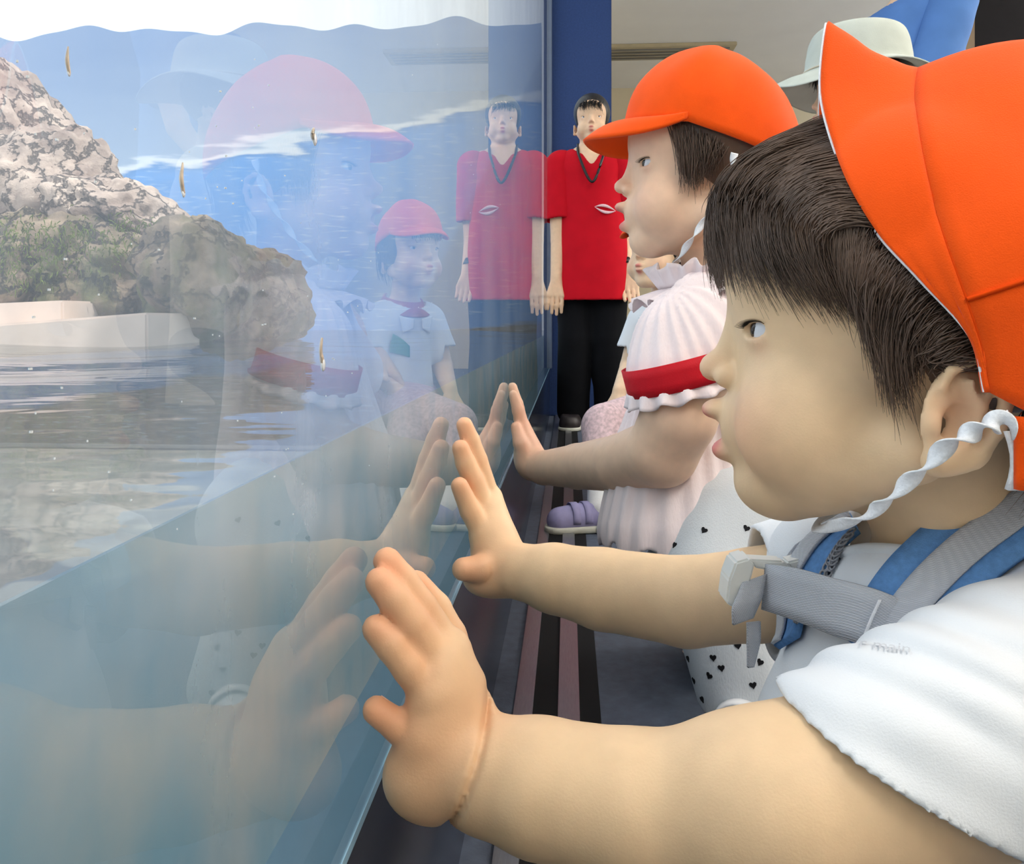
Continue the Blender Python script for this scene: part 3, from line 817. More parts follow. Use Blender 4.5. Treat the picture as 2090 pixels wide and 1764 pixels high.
# ================================================================== the nearest child
def rotated(v, axis, ang):
    from mathutils import Quaternion
    return np.array(Quaternion(Vector(axis), ang) @ Vector(v))
near_O = W(1790, 640, 0.45)
ya = math.radians(20)
HN = Head(near_O, dirw(-math.cos(ya), math.sin(ya), 0), sc=1.0, flip=-1.0)
near = empty('person', cw(0.24, 0.47, 0.0), 'child in the foreground with orange cap tipped back, white shirt, both palms on the window', 'person')
fb = Field()
add_head(fb, HN, mouth='open')
fb.cap(HN.w(-0.018, 0, -0.05), cw(0.262, 0.465, 0.285), 0.040, 0.041, 0.02)
NS, FS = cw(0.268, 0.368, 0.285), cw(0.245, 0.565, 0.285)
# torso under the shirt, pelvis and folded legs
fb.cap(cw(0.252, 0.43, 0.27), cw(0.252, 0.50, 0.27), 0.052, 0.052, 0.03)
fb.cap(cw(0.25, 0.465, 0.26), cw(0.235, 0.465, 0.10), 0.062, 0.075, 0.03)
for dd in (0.425, 0.515):
    fb.cap(cw(0.26, dd, 0.075), cw(0.105, dd, 0.055), 0.048, 0.042, 0.02)
    fb.cap(cw(0.105, dd, 0.045), cw(0.28, dd, 0.036), 0.038, 0.030, 0.02)
    fb.cap(cw(0.28, dd, 0.034), cw(0.335, dd, 0.026), 0.026, 0.022, 0.015)
# near arm and hand
arm = [W(940, 1566, .3715), W(1000, 1580, .366), W(1100, 1604, .359), W(1300, 1648, .347), W(1480, 1664, .339), W(1600, 1672, .335), W(1760, 1610, .337), W(1960, 1530, .345), NS]
fb.chain(arm, [.0215, .0238, .0270, .0297, .0325, .0345, .0385, .0400, .045], 0.012)
fb.ell(W(1580, 1640, .33), (.036, .034, .034), None, 0.02)
def hand(fingers, fr, palm, pr, extra, kf=0.0015):
    for pts, r in zip(palm, pr): fb.cap(pts[0], pts[1], r[0], r[1], 0.009)
    for c, r in extra: fb.ell(c, r, None, 0.009)
    for pts, r in zip(fingers, fr): fb.chain(pts, r, kf)
kn = dict(p=W(862, 1506, .364), r=W(884, 1424, .368), m=W(900, 1362, .375), i=W(914, 1330, .384))
wr = W(925, 1560, .373)
nf = dict(
    p=[kn['p'], W(815, 1484, .364), W(768, 1450, .366)],
    r=[kn['r'], W(836, 1362, .367), W(800, 1318, .367), W(768, 1284, .368)],
    m=[kn['m'], W(842, 1275, .373), W(805, 1225, .373), W(774, 1188, .373)],
    i=[kn['i'], W(858, 1240, .384), W(822, 1188, .384), W(790, 1146, .383)],
    t=[W(940, 1400, .392), W(915, 1300, .400), W(888, 1243, .402), W(848, 1192, .400)])
hand([nf['p'], nf['r'], nf['m'], nf['i'], nf['t']],
     [[.0080, .0069, .0061], [.0086, .0076, .0071, .0063], [.0088, .0078, .0072, .0064], [.0086, .0077, .0072, .0064], [.0110, .0088, .0078, .0065]],
     [(wr, kn['p']), (wr, kn['r']), (wr, kn['m']), (wr, kn['i']), (W(935, 1500, .38), nf['t'][0])],
     [(.0175, .0112), (.0175, .0115), (.0175, .0115), (.0170, .0110), (.016, .012)],
     [(W(850, 1586, .366), (.0150, .013, .0165)), (W(880, 1600, .374), (.014, .014, .014)), (W(925, 1450, .377), (.015, .014, .022))])
# wrist fold
wf_c, wf_n = W(957, 1560, .37), nrm(dirw(0.93, 0.05, -0.36))
def body_post(d, P):
    s_ = (P - wf_c) @ wf_n; rr = np.linalg.norm(P - wf_c, axis=1)
    s_ = s_ + 6.0 * np.maximum(0, rr - 0.012) ** 2
    return d + 0.0036 * np.exp(-(s_ / 0.0017) ** 2) * np.clip((0.036 - rr) * 90, 0, 1)
fb.post = body_post
# far arm and hand
farm = [W(1020, 1160, .628), W(1060, 1166, .620), W(1130, 1180, .610), W(1230, 1202, .598), W(1400, 1228, .574), W(1540, 1214, .560), W(1690, 1190, .556), FS]
fb.chain(farm, [.0185, .0195, .0245, .0282, .0298, .0300, .0325, .042], 0.010)
kf = dict(i=W(988, 1092, .634), m=W(990, 1046, .647), r=W(998, 1018, .657), p=W(1004, 1046, .667))
wf = W(1022, 1158, .630)
ff = dict(i=[kf['i'], W(960, 1042, .634), W(938, 992, .632)],
          m=[kf['m'], W(966, 982, .647), W(950, 945, .646), W(940, 915, .645)],
          r=[kf['r'], W(974, 940, .657), W(960, 900, .657), W(948, 868, .656)],
          p=[kf['p'], W(985, 985, .668), W(968, 935, .668)],
          t=[W(1010, 1150, .622), W(980, 1162, .614), W(946, 1162, .609)])
hand([ff['i'], ff['m'], ff['r'], ff['p'], ff['t']],
     [[.0092, .0082, .0067], [.0092, .0085, .0078, .0067], [.0090, .0082, .0076, .0065], [.0080, .0072, .0062], [.0120, .0105, .0085]],
     [(wf, kf['i']), (wf, kf['m']), (wf, kf['r']), (wf, kf['p'])],
     [(.017, .0112)] * 4,
     [(W(985, 1180, .622), (.0150, .013, .0125)), (W(1012, 1118, .642), (.014, .016, .018))])
spots = head_spots(HN)
red = srgb(214, 122, 78)  # natural flush, plus backlit shading of the hands put into the colour
for pts in list(nf.values()) + list(ff.values()):
    spots.append((pts[-1], .012, srgb(232, 140, 104), .55)); spots.append((pts[1], .013, red, .35))
spots += [(W(900, 1480, .375), .03, red, .45), (W(880, 1580, .37), .025, srgb(220, 156, 118), .4), (W(1000, 1150, .63), .03, red, .35)]
for x in (0.3, 0.6): pass
fb.mesh_obj = fb.mesh('body', 0.0017, col=tint(SKIN, spots), smooth=2)
link('body', fb.mesh_obj, M['skin'], near)
add_eyes(HN, near)
# finger nails: thin curved plates on the backs of the fingertips
M['nail'] = pmat('finger_nail', srgb(238, 190, 168), 0.25, 0.5, var=0.04)
def nail(tip, prev, back, r, parent):
    ax = nrm(np.array(tip) - np.array(prev)); b = nrm(back - ax * (back @ ax)); s_ = np.cross(ax, b)
    g = np.zeros((7, 7, 3))
    for i in range(7):
        for j in range(7):
            x = (i / 6 - 0.5) * 1.3; y = (j / 6 - 0.5) * 2
            y *= math.sqrt(max(0.05, 1 - (abs(x) / 0.75) ** 4))
            an = y * 0.8
            g[i, j] = tip + ax * (x * 0.9 - 0.3) * r + s_ * math.sin(an) * r * 1.03 + b * math.cos(an) * r * 1.03
    sheet('fingernail', g, M['nail'], parent, 0.0005)
for d_, tipr in ((nf, .0066), (ff, .0066)):
    for k_, pts in d_.items():
        nail(np.array(pts[-1]), np.array(pts[-2]), np.array([1.0, 0.7, 0.0]), tipr * .88, near)

# ---- hair: a scalp layer and many fine strands coming out from under the cap
HL = lambda u, v, b: HN.L(u, v, b)
fh = Field()
add_head(fh, HN, ears=False)
def loc_curve(pts, n):
    return spline([HL(*p) for p in pts], n)
def strand_set(rows_root, rows_mid, rows_tip, n, m=12, jit=0.003, out=(0.002, 0.007), off_tip=0.001):
    """roots, mids and tips are local curves; strands are interpolated between them"""
    A, B, C = [spline(r, 200) for r in (rows_root, rows_mid, rows_tip)]
    s = rng.uniform(0, 1, n); i = (s * 199).astype(int)
    clump = np.sin(s * 90 + rng.normal(size=n) * 0.3)[:, None]
    j2 = np.clip(i + (clump[:, 0] * 5).astype(int), 0, 199)
    t = np.linspace(0, 1, m)[None, :, None]
    a = A[i] + rng.normal(size=(n, 3)) * jit; b = B[i] + rng.normal(size=(n, 3)) * jit
    c = C[j2] + rng.normal(size=(n, 3)) * jit * 1.3
    ln = rng.uniform(0.72, 1.06, n)[:, None, None]
    tt = t * ln
    q = 2 * b - 0.5 * (a + c)
    P = (1 - tt) ** 2 * a[:, None] + 2 * tt * (1 - tt) * q[:, None] + tt ** 2 * c[:, None]
    Pw = HN.w(P[..., 0], P[..., 1], P[..., 2])
    lift = rng.uniform(*out, n)[:, None] * np.interp(np.linspace(0, 1, m), [0, .3, .6, 1], [.1, 1, .9, .3])[None] + off_tip
    flat = Pw.reshape(-1, 3); lf = lift.reshape(-1)
    for _ in range(3):
        d = fh.ev(flat); mk = d < lf
        if mk.any(): flat[mk] += fh.grad(flat[mk]) * (lf[mk] - d[mk])[:, None]
    return flat.reshape(n, m, 3)
sets = []
# fringe over the forehead, from the near temple across to the far side
root = [HL(1830, 480, .064), HL(1790, 380, .050), HL(1750, 280, .030), HL(1740, 240, .008), (0.005, -0.03, .100), (-0.01, -0.065, .07)]
mid = [HL(1690, 480, .070), HL(1600, 420, .056), HL(1520, 370, .036), HL(1490, 370, .010), (0.070, -0.03, .064), (0.035, -0.066, .045)]
tip = [HL(1745, 625, .064), HL(1660, 600, .056), HL(1540, 575, .040), HL(1474, 562, .012), (0.082, -0.028, .018), (0.045, -0.062, .010)]
sets.append(strand_set(root, mid, tip, 4200, jit=0.0022, out=(0.005, 0.0085)))
# under-layer of the fringe, shorter
sets.append(strand_set(root, mid, [p * 0.55 + m_ * 0.45 for p, m_ in zip(map(np.array, tip), map(np.array, mid))], 1300, jit=0.002, out=(0.003, 0.007)))
# lock in front of the ear
root2 = [HL(1760, 350, .050), HL(1830, 480, .068), HL(1910, 560, .074), HL(1985, 650, .077), HL(2030, 740, .077)]
mid2 = [HL(1720, 520, .069), HL(1770, 590, .074), HL(1830, 640, .078), HL(1900, 690, .080), HL(1960, 745, .080)]
tip2 = [HL(1775, 640, .067), HL(1800, 740, .073), HL(1835, 830, .075), HL(1885, 745, .077), HL(1930, 735, .078)]
sets.append(strand_set(root2, mid2, tip2, 2400, jit=0.0024, out=(0.002, 0.005)))
# loose single hairs on the cheek
sets.append(strand_set(root2[1:3], mid2[1:3], [HL(1830, 880, .074), HL(1850, 890, .074)], 7, jit=0.002, out=(0.001, 0.003)))
# nape
root3 = [(-.075, .072, -.02), (-.10, .045, -.02), (-.108, 0, -.02), (-.10, -.045, -.02), (-.06, -.076, -.02)]
mid3 = [(-.070, .070, -.05), (-.095, .044, -.05), (-.10, 0, -.05), (-.095, -.044, -.05), (-.06, -.074, -.05)]
tip3 = [(-.060, .060, -.085), (-.075, .038, -.088), (-.08, 0, -.09), (-.075, -.038, -.088), (-.05, -.066, -.085)]
sets.append(strand_set(root3, mid3, tip3, 700, jit=0.004, out=(0.002, 0.006)))
S = np.concatenate(sets)
V, F = tubes(S, np.array([.00030, .00033, .00035, .00035, .00035, .00034, .00032, .00030, .00026, .00021, .00015, .00006]), 3)
hr = link('hair', np_mesh('hair', V, F), M['hair'], near); hr['kind'] = 'stuff'
# scalp layer under the cap and at the hair roots
fs = Field()
fs.ell(HN.w(-0.018, 0, 0.022), (0.0920, 0.0775, 0.0850), HN.R, 0.01)
fs.ell(HN.w(0.026, 0, 0.026), (0.050, 0.054, 0.050), HN.R, 0.02)
pc = HN.w(*HL(1640, 420, .05)); nc = nrm(HN.F * 0.86 - HN.U * 0.52)
fs.half(pc, nc, 0.01)
fs.half(HN.w(0, 0, -0.045), nrm(HN.F * 0.25 - HN.U), 0.01)
link('scalp_hair', fs.mesh('scalp_hair', 0.0028), M['hair'], near)

# ---- cap: crown, brim turned up, seams, lining edge, twisted chin elastic
cap = empty('cap', HN.w(-0.04, 0, 0.06)); cap.parent = near; cap.matrix_parent_inverse = world_of(near).inverted()
seam_pts = [HL(1870, 146, 0.0), HL(1866, 200, .030), HL(1880, 330, .062), HL(1925, 480, .085), HL(1972, 612, .092), HL(2000, 700, .091), HL(2018, 800, .089)]
edge_pts = [HL(1690, 48, 0.0), HL(1678, 190, .032), HL(1722, 345, .058), HL(1790, 470, .076), HL(1880, 570, .085), HL(1985, 688, .090), HL(2014, 800, .0895)]
def sym(pts, n):
    near_half = np.array(pts)
    far_half = near_half[:0:-1] * np.array([1, -1, 1])
    return spline(np.vstack([far_half, near_half]), n)
ns_ = 97
SE, ED = sym(seam_pts, ns_), sym(edge_pts, ns_)
t = np.linspace(0, 1, 15)[None, :, None]
bow = (np.sin(np.pi * t) * 0.006) * np.array([0.4, 0, 0.9])
G = SE[:, None] * (1 - t) + ED[:, None] * t - bow * np.clip(1 - np.abs(np.linspace(-1, 1, ns_))[:, None, None] * 1.1, 0, 1)
G[..., 0] += 0.0006 * np.sin(t[..., 0] * 14)
scalp = Field(); scalp.items = fs.items[:2]
Gw = HN.w(G[..., 0], G[..., 1], G[..., 2])
Gw = scalp.push(Gw.reshape(-1, 3), 0.004).reshape(Gw.shape)
brim = sheet('brim', Gw, M['orange'], cap, 0.0034)
# white binding along the brim edge
V, F = tubes(HN.w(ED[:, 0], ED[:, 1], ED[:, 2])[None] + HN.F * 0.0010, np.full(ns_, 0.0007), 6)
link('edge_binding', np_mesh('edge_binding', V, F), M['elastic'], cap)
# crown: from the seam ring back to a pole, lower rim runs behind the ear
rim_low = [np.array(seam_pts[-1]), np.array([-.085, .078, -.060]), np.array([-.112, .040, -.066]), np.array([-.120, 0, -.068])]
ring = np.vstack([sym(seam_pts, 61), spline(rim_low, 25)[1:], (spline(rim_low, 25)[:-1] * np.array([1, -1, 1]))[::-1][:-1]])
cen = np.array([-0.035, 0, 0.020]); pole = np.array([-0.150, 0, 0.060])
tt = np.linspace(0, math.pi / 2, 26)[None, :, None]
G = cen + (ring[:, None] - cen) * np.cos(tt) ** 0.85 + (pole - cen) * np.sin(tt)
top_lift = np.clip((G[..., 2] - 0.05) / 0.1, 0, 1)
G[..., 2] += 0.002 * top_lift * np.sin(np.pi * np.clip(tt[..., 0] / (math.pi / 2), 0, 1))
nzz = waves(G.reshape(-1, 3), 55, 4).reshape(G.shape[:2]) * 0.0018 * np.sin(tt[..., 0] * 2).clip(0, 1)
G += nzz[..., None] * nrm([0.1, 0.6, 0.6])
Gw = HN.w(G[..., 0], G[..., 1], G[..., 2])
Gw = scalp.push(Gw.reshape(-1, 3), 0.004).reshape(Gw.shape)
crown = sheet('crown', Gw, M['orange'], cap, 0.003, cu=True)
# raised seams: brim seam and the side panel seam
def seam_line(P, name='seam'):
    V, F = tubes(HN.w(P[:, 0], P[:, 1], P[:, 2])[None], np.full(len(P), 0.0011), 5)
    return link(name, np_mesh(name, V, F), M['seam'], cap)
seam_line(SE * np.array([1, 1.006, 1.0]))
i0 = int(np.argmin(np.linalg.norm(ring - SE[int(ns_ * 0.83)], axis=1)))
band = []
for k in range(22):
    a = cen + (ring[i0] - cen) * math.cos(k / 21 * 1.2) ** 0.85 + (pole * np.array([1, 0, 1]) - cen) * math.sin(k / 21 * 1.2)
    band.append(a + np.array([0, 0.0022, 0]))
seam_line(np.array(band))
# neck flap: orange outside, white lining
flap = np.array([[HL(2075 + 60 * i, 850 + 30 * j + 4 * i, .088 - 0.01 * i) for j in range(6)] for i in range(3)])
sheet('neck_flap', HN.w(flap[..., 0], flap[..., 1], flap[..., 2]), M['orange'], cap, 0.003)
fl2 = np.array([[HL(2052 + 14 * math.sin(j / 5 * 3) + 40 * i, 880 + 24 * j, .086 - 0.008 * i) for j in range(6)] for i in range(3)])
sheet('lining', HN.w(fl2[..., 0], fl2[..., 1], fl2[..., 2]), M['elastic'], cap, 0.002)
# twisted elastic from the cap over the ear and under the chin
path = [HL(2062, 868, .094), HL(2035, 862, .097), HL(1990, 880, .0985), HL(1940, 905, .098), HL(1880, 960, .091), HL(1820, 1012, .082), HL(1770, 1050, .068), HL(1700, 1074, .045), (0.030, 0.0, -.116), (0.0, -.06, -.10), (-.03, -.086, -.05)]
C = spline([HN.w(*p) for p in path], 150)
C[45:] = fb.push(C[45:], 0.002)
T = np.gradient(C, axis=0); T /= np.linalg.norm(T, axis=1, keepdims=True)
N1 = np.cross(T, dirw(0, 1, 0)); N1 /= np.linalg.norm(N1, axis=1, keepdims=True); N2 = np.cross(T, N1)
ph = np.linspace(0, 1, 150) * math.pi * 9.0 + 0.5
wd = np.interp(np.linspace(0, 1, 150), [0, .12, .3, .55, 1], [.0135, .0095, .0085, .0065, .005])
g = np.stack([C + (np.cos(ph)[:, None] * N1 + np.sin(ph)[:, None] * N2) * wd[:, None] * s for s in (-.5, -.17, .17, .5)], 1)
sheet('chin_elastic', g, M['elastic'], cap, 0.0009)

# ---- shirt
fsh = Field()
fsh.cap(cw(0.250, 0.425, 0.262), cw(0.250, 0.505, 0.262), 0.062, 0.062, 0.03)
fsh.cap(cw(0.245, 0.465, 0.262), cw(0.225, 0.465, 0.07), 0.076, 0.095, 0.03)
fsh.ell(cw(0.205, 0.455, 0.185), (0.075, 0.085, 0.09), None, 0.03)
fsh.cap(W(2150, 1095, .43), W(1900, 1215, .445), 0.034, 0.036, 0.03)
fsh.cap(W(1760, 1130, .52), W(1680, 1150, .53), 0.030, 0.034, 0.03)
# sleeves are built on their own so that their hems cut cleanly
fns = Field()
fns.chain([NS + dirw(0, .008, 0), W(1960, 1530, .345), W(1840, 1578, .3405), W(1745, 1618, .3365)], [.060, .0515, .0490, .0475], 0.02)
ffs = Field()
ffs.chain([FS + dirw(0, -0.02, 0), W(1640, 1196, .556), W(1540, 1210, .558)], [.052, .044, .042], 0.02)
cutn = nrm(dirw(-0.49, 0.0, -0.87))
def cloth_folds(P):
    fold = np.sin((P - NS) @ nrm(dirw(0.45, 0.5, 0.75)) * 130 + 3.6 * waves(P, 20, 8)) * np.clip(waves(P, 17, 6) * 1.2 + .35, 0, 1)
    return 0.0016 * waves(P, 40, 2) - 0.0028 * np.abs(fold) ** 1.6
def shirt_post(d, P):
    q = d + 0.0012 * waves(P, 46, 2) + 0.0010 * waves(P * np.array([1, 1, 0.3]), 90, 3)
    q = np.maximum(q, -(q + 0.0045))
    nk = np.linalg.norm((P - cw(0.248, 0.463, 0.318)) / np.array([1.0, 1.05, 1.0]), axis=1) - 0.060
    q = np.maximum(q, -nk)
    return np.maximum(q, 0.045 - P[:, 2])
fsh.post = shirt_post
def hem_post(p0, n0):
    def f(d, P):
        q = d + cloth_folds(P)
        return np.maximum(np.maximum(q, -(q + 0.0045)), (P - p0) @ n0)
    return f
fns.post = hem_post(W(1846, 1562, .337), cutn)
ffs.post = hem_post(W(1556, 1200, .558), nrm(dirw(-1, 0.05, -0.1)))
shirt_outer = Field(); shirt_outer.items = fsh.items
sh = link('shirt', fsh.mesh('shirt', 0.0021, smooth=2), M['white_cotton'], near)
nsl = link('sleeve', fns.mesh('sleeve', 0.0020, smooth=2), M['white_cotton'], near)
link('sleeve', ffs.mesh('sleeve', 0.0024, smooth=2), M['white_cotton'], near)
# ribbed neckline along the edge of the neck opening
nkc = cw(0.248, 0.463, 0.318); so_ = Field(); so_.items = fsh.items
rr_ = []
for k in range(72):
    a_ = k / 72 * 2 * math.pi
    best = None
    for ph_ in np.linspace(-1.35, 0.9, 90):
        p_ = nkc + 0.0605 * np.array([math.cos(a_) * math.cos(ph_), math.sin(a_) * math.cos(ph_), math.sin(ph_)])
        if so_.ev(p_[None])[0] > -0.001: best = p_; break
    rr_.append(best if best is not None else nkc + 0.06 * np.array([math.cos(a_), math.sin(a_), 0]))
rr_ = np.array(rr_)
for _ in range(3): rr_ = (np.roll(rr_, 1, 0) + rr_ + np.roll(rr_, -1, 0)) / 3
V, F = tubes(np.vstack([rr_, rr_[:1]])[None], np.full(73, 0.0042), 8)
link('neckline', np_mesh('neckline', V, F), M['white_cotton'], near)
# trousers on the folded legs
ft = Field()
M['grey_cotton'] = pmat('grey_cotton', srgb(120, 126, 140), 0.9, 0.15, var=0.08, scale=30, bump=0.2, bscale=800)
for dd in (0.425, 0.515):
    ft.cap(cw(0.26, dd, 0.080), cw(0.110, dd, 0.060), 0.056, 0.050, 0.02)
    ft.cap(cw(0.105, dd, 0.052), cw(0.26, dd, 0.042), 0.045, 0.038, 0.02)
ft.cap(cw(0.26, 0.43, 0.085), cw(0.26, 0.51, 0.085), 0.066, 0.066, 0.02)
ft.half((0, 0, 0.002), (0, 0, -1), 0.002)
link('trousers', ft.mesh('trousers', 0.005), M['grey_cotton'], near)

# ---- backpack: shoulder straps, webbing, chest strap with buckle
bag = empty('backpack', cw(0.36, 0.47, 0.12), 'blue backpack with grey webbing straps and a chest buckle on the foreground child', 'backpack')
def on_shirt(pix, off=0.004, n=40):
    P = np.array([shirt_outer.hit(u, v, off=off) for u, v in pix])
    C = spline(P, n)
    return shirt_outer.push(C, off, both=True, it=2)
def strap(name, C, width, thick, mat, off=0.0, lift=0.0, parent=None):
    Nn = shirt_outer.grad(C)
    T = np.gradient(C, axis=0); T /= np.linalg.norm(T, axis=1, keepdims=True)
    Wd = np.cross(T, Nn); Wd /= np.linalg.norm(Wd, axis=1, keepdims=True)
    s = np.linspace(-.5, .5, 7)
    g = C[:, None] + Wd[:, None] * (s[None, :, None] * width + off) + Nn[:, None] * lift
    gf = shirt_outer.push(g.reshape(-1, 3), 0.003 + lift, it=2).reshape(g.shape)
    return sheet(name, gf, mat, bag if parent is None else parent, thick)
near_c = on_shirt([(2130, 1000), (2060, 1050), (1970, 1115), (1890, 1190), (1830, 1270), (1790, 1350)], 0.004)
ns1 = strap('shoulder_strap', near_c, 0.040, 0.004, M['blue_strap'])
strap('webbing', near_c, 0.0165, 0.0016, M['webbing'], -0.002, 0.0035, ns1)
far_c = on_shirt([(1745, 1068), (1690, 1110), (1650, 1165), (1620, 1235), (1605, 1310)], 0.004)
ns2 = strap('shoulder_strap', far_c, 0.030, 0.004, M['blue_strap'])
strap('webbing', far_c, 0.012, 0.0016, M['webbing'], 0.008, 0.0035, ns2)
# crocheted lace along the inner edge of the far strap: a chain of small rings
Nn = shirt_outer.grad(far_c)
T = np.gradient(far_c, axis=0); T /= np.linalg.norm(T, axis=1, keepdims=True)
Wd = np.cross(T, Nn)
rings = []
for k in range(2, 38, 2):
    for q in (-1, 1):
        a = np.linspace(0, 2 * math.pi, 11)
        c0 = far_c[k] - Wd[k] * (0.0185 + q * 0.002) + Nn[k] * 0.003 + T[k] * q * 0.001
        rings.append(c0 + (np.cos(a)[:, None] * T[k] + np.sin(a)[:, None] * Wd[k]) * 0.0028)
V, F = tubes(np.array(rings), np.full(11, 0.0007), 4)
lc = link('lace_trim', np_mesh('lace_trim', V, F), M['lace'], ns2)
# chest strap: bows forward between the two shoulder straps
cs = [W(1850, 1290, .405), W(1780, 1262, .410), W(1700, 1238, .425), W(1620, 1212, .452), W(1560, 1198, .480)]
sgrid = ribbon(np.array(cs), np.array([dirw(0.1, 0.05, 1)] * 5), [0.0285, .0285, .0280, .0275, .026], 50)
sgrid = shirt_outer.push(sgrid.reshape(-1, 3), 0.004, it=2).reshape(sgrid.shape)
ch = sheet('chest_strap', sgrid, M['webbing'], bag, 0.0018)
st = ribbon(np.array([W(1796, 1225, .4055), W(1780, 1260, .4065), W(1764, 1300, .4085)]), np.array([dirw(1, 0, 0)] * 3), 0.0012, 12)
sheet('stitching', shirt_outer.push(st.reshape(-1, 3), 0.006, it=2).reshape(st.shape), M['elastic'], ch, 0.001)
buc = empty('buckle', W(1530, 1215, .48)); buc.parent = bag; buc.matrix_parent_inverse = world_of(bag).inverted()
def plate(name, pix, d0, d1, mat, parent, bev=0.0012):
    """solid with the outline of the pixel polygon, from depth d0 to d1"""
    bm = bmesh.new()
    a = [bm.verts.new(Vector(W(u, v, d0))) for u, v in pix]
    k = d1 - d0
    b = [bm.verts.new(Vector(W(u, v, d0) + dirw(0, k, 0))) for u, v in pix]
    bm.faces.new(a); bm.faces.new(b[::-1])
    for i in range(len(pix)):
        j = (i + 1) % len(pix); bm.faces.new((a[j], a[i], b[i], b[j]))
    bmesh.ops.recalc_face_normals(bm, faces=bm.faces[:])
    if bev: bmesh.ops.bevel(bm, geom=bm.edges[:], offset=bev, segments=2, affect='EDGES')
    me = bpy.data.meshes.new(name); bm.to_mesh(me); bm.free()
    return link(name, me, mat, parent)
plate('buckle_body', [(1502, 1148), (1530, 1140), (1542, 1150), (1520, 1235), (1498, 1242), (1482, 1232), (1488, 1185)], .474, .494, M['plastic'], buc)
plate('buckle_bar', [(1528, 1142), (1600, 1146), (1612, 1160), (1606, 1172), (1540, 1160)], .480, .492, M['plastic'], buc)
plate('strap_loop', [(1606, 1148), (1640, 1140), (1656, 1152), (1650, 1176), (1622, 1178)], .492, .504, M['plastic'], buc)
tl_ = ribbon(np.array([W(1540, 1180, .476), W(1525, 1230, .470), W(1516, 1268, .472)]), np.array([dirw(1, 0.25, 0.25)] * 3), [.016, .019, .013], 16)
sheet('strap_fold', tl_, M['webbing'], buc, 0.0016)
tl2 = ribbon(np.array([W(1538, 1270, .476), W(1538, 1310, .476), W(1532, 1362, .477)]), np.array([dirw(1, 0.3, 0)] * 3), [.0085, .0085, .004], 20)
sheet('strap_tail', tl2, M['webbing'], buc, 0.0016)
tl3 = ribbon(np.array([W(1640, 1100, .508), W(1618, 1130, .505), W(1605, 1160, .500)]), np.array([dirw(1, 0.2, 0.6)] * 3), [.013, .014, .013], 16)
sheet('strap_upper', tl3, M['webbing'], buc, 0.0016)
# the pack itself behind the child
def rbox(c, hx, r):
    c = np.array(c); hx = np.array(hx)
    ax_ = np.stack([dirw(1, 0, .12), dirw(0, 1, 0), dirw(-.12, 0, 1)])
    def f(P):
        q = np.abs((P - c) @ ax_.T) - hx + r
        return vlen(np.maximum(q, 0)) + np.minimum(q.max(1), 0) - r
    return f
fp = Field()
pc_ = cw(0.385, 0.47, 0.175)
fp.fn(rbox(pc_, (.055, .105, .135), .045), pc_, .2)
link('pack', fp.mesh('pack', 0.005), M['blue_strap'], bag)
fq = Field(); qc_ = cw(0.445, 0.47, 0.125); fq.fn(rbox(qc_, (.028, .080, .062), .022), qc_, .12)
pk = link('front_pocket', fq.mesh('front_pocket', 0.005), M['blue_strap'], bag)
zz = [qc_ + dirw(.022, y_, .052) for y_ in np.linspace(-.07, .07, 12)]
V, F = tubes(np.array(zz)[None], np.full(12, .0022), 6)
link('zipper', np_mesh('zipper', V, F), M['lace'], pk)
hd = spline([pc_ + dirw(-.03, -.03, .13), pc_ + dirw(-.025, -.022, .165), pc_ + dirw(-.025, .022, .165), pc_ + dirw(-.03, .03, .13)], 24)
V, F = tubes(hd[None], np.full(24, .006), 8)
link('carry_handle', np_mesh('carry_handle', V, F), M['webbing'], bag)

# raised thread lettering on the sleeve, white on white
cu = bpy.data.curves.new('lettering', 'FONT'); cu.body = 'r main'; cu.size = 1.0; cu.resolution_u = 2; cu.extrude = 0.0
tmp = bpy.data.objects.new('lettering', cu); COL.objects.link(tmp)
me_t = bpy.data.meshes.new_from_object(tmp)
bpy.data.objects.remove(tmp)
xs = np.array([v.co[:] for v in me_t.vertices])
sleeve_f = Field(); sleeve_f.items = fns.items; sleeve_f.post = lambda d, P: d + cloth_folds(P)
wT = xs[:, 0].max()
P_ = np.array([sleeve_f.hit(1752 + 105 * x / wT + 3 * y, 1318 + 14 * x / wT - 24 * y, t0=.2, off=.0014) for x, y in xs[:, :2]])
for v, q_ in zip(me_t.vertices, P_): v.co = q_
lt_ = link('lettering', me_t, pmat('pale_thread', srgb(206, 209, 216), 0.8, 0.2, var=0.05), nsl)
# ================================================================== the child beside, with the red arm ribbon
M['blouse'] = pmat('white_pink_gauze', srgb(236, 222, 224), 0.9, 0.12, var=0.05, scale=30, bump=0.35, bscale=260, stretch=(1.0, 1.0, 0.15))
M['red_ribbon'] = pmat('red_ribbon', srgb(198, 16, 34), 0.6, 0.25, var=0.06, scale=60, bump=0.2, bscale=900)
M['dot_cloth'] = pmat('grey_white_knit', srgb(206, 212, 218), 0.9, 0.12, var=0.04, scale=20, bump=0.35, bscale=700, stretch=(1, 1, 0.3))
M['heart'] = pmat('black_heart_print', srgb(24, 24, 28), 0.8, 0.2, var=0.1)
M['pale_orange'] = pmat('pale_orange_trim', srgb(240, 206, 180), 0.8, 0.15, var=0.05)
sec = empty('person', cw(0.25, 1.0, 0.0), 'child in profile in frilled white blouse with red arm ribbon, orange cap forward', 'person')
yb = math.radians(6)
H2 = Head(W(1421, 330, 1.05), dirw(-math.cos(yb), math.sin(yb), 0.03), sc=1.08, flip=-1.0)
f2 = Field()
add_head(f2, H2, mouth='open')
SH2 = W(1470, 655, 1.0)
SH2b = W(1450, 650, 1.16)
f2.cap(H2.w(-0.02, 0, -0.05), W(1462, 610, 1.07), 0.040, 0.042, 0.02)
f2.cap(W(1470, 650, 1.03), W(1450, 650, 1.12), 0.052, 0.052, 0.03)
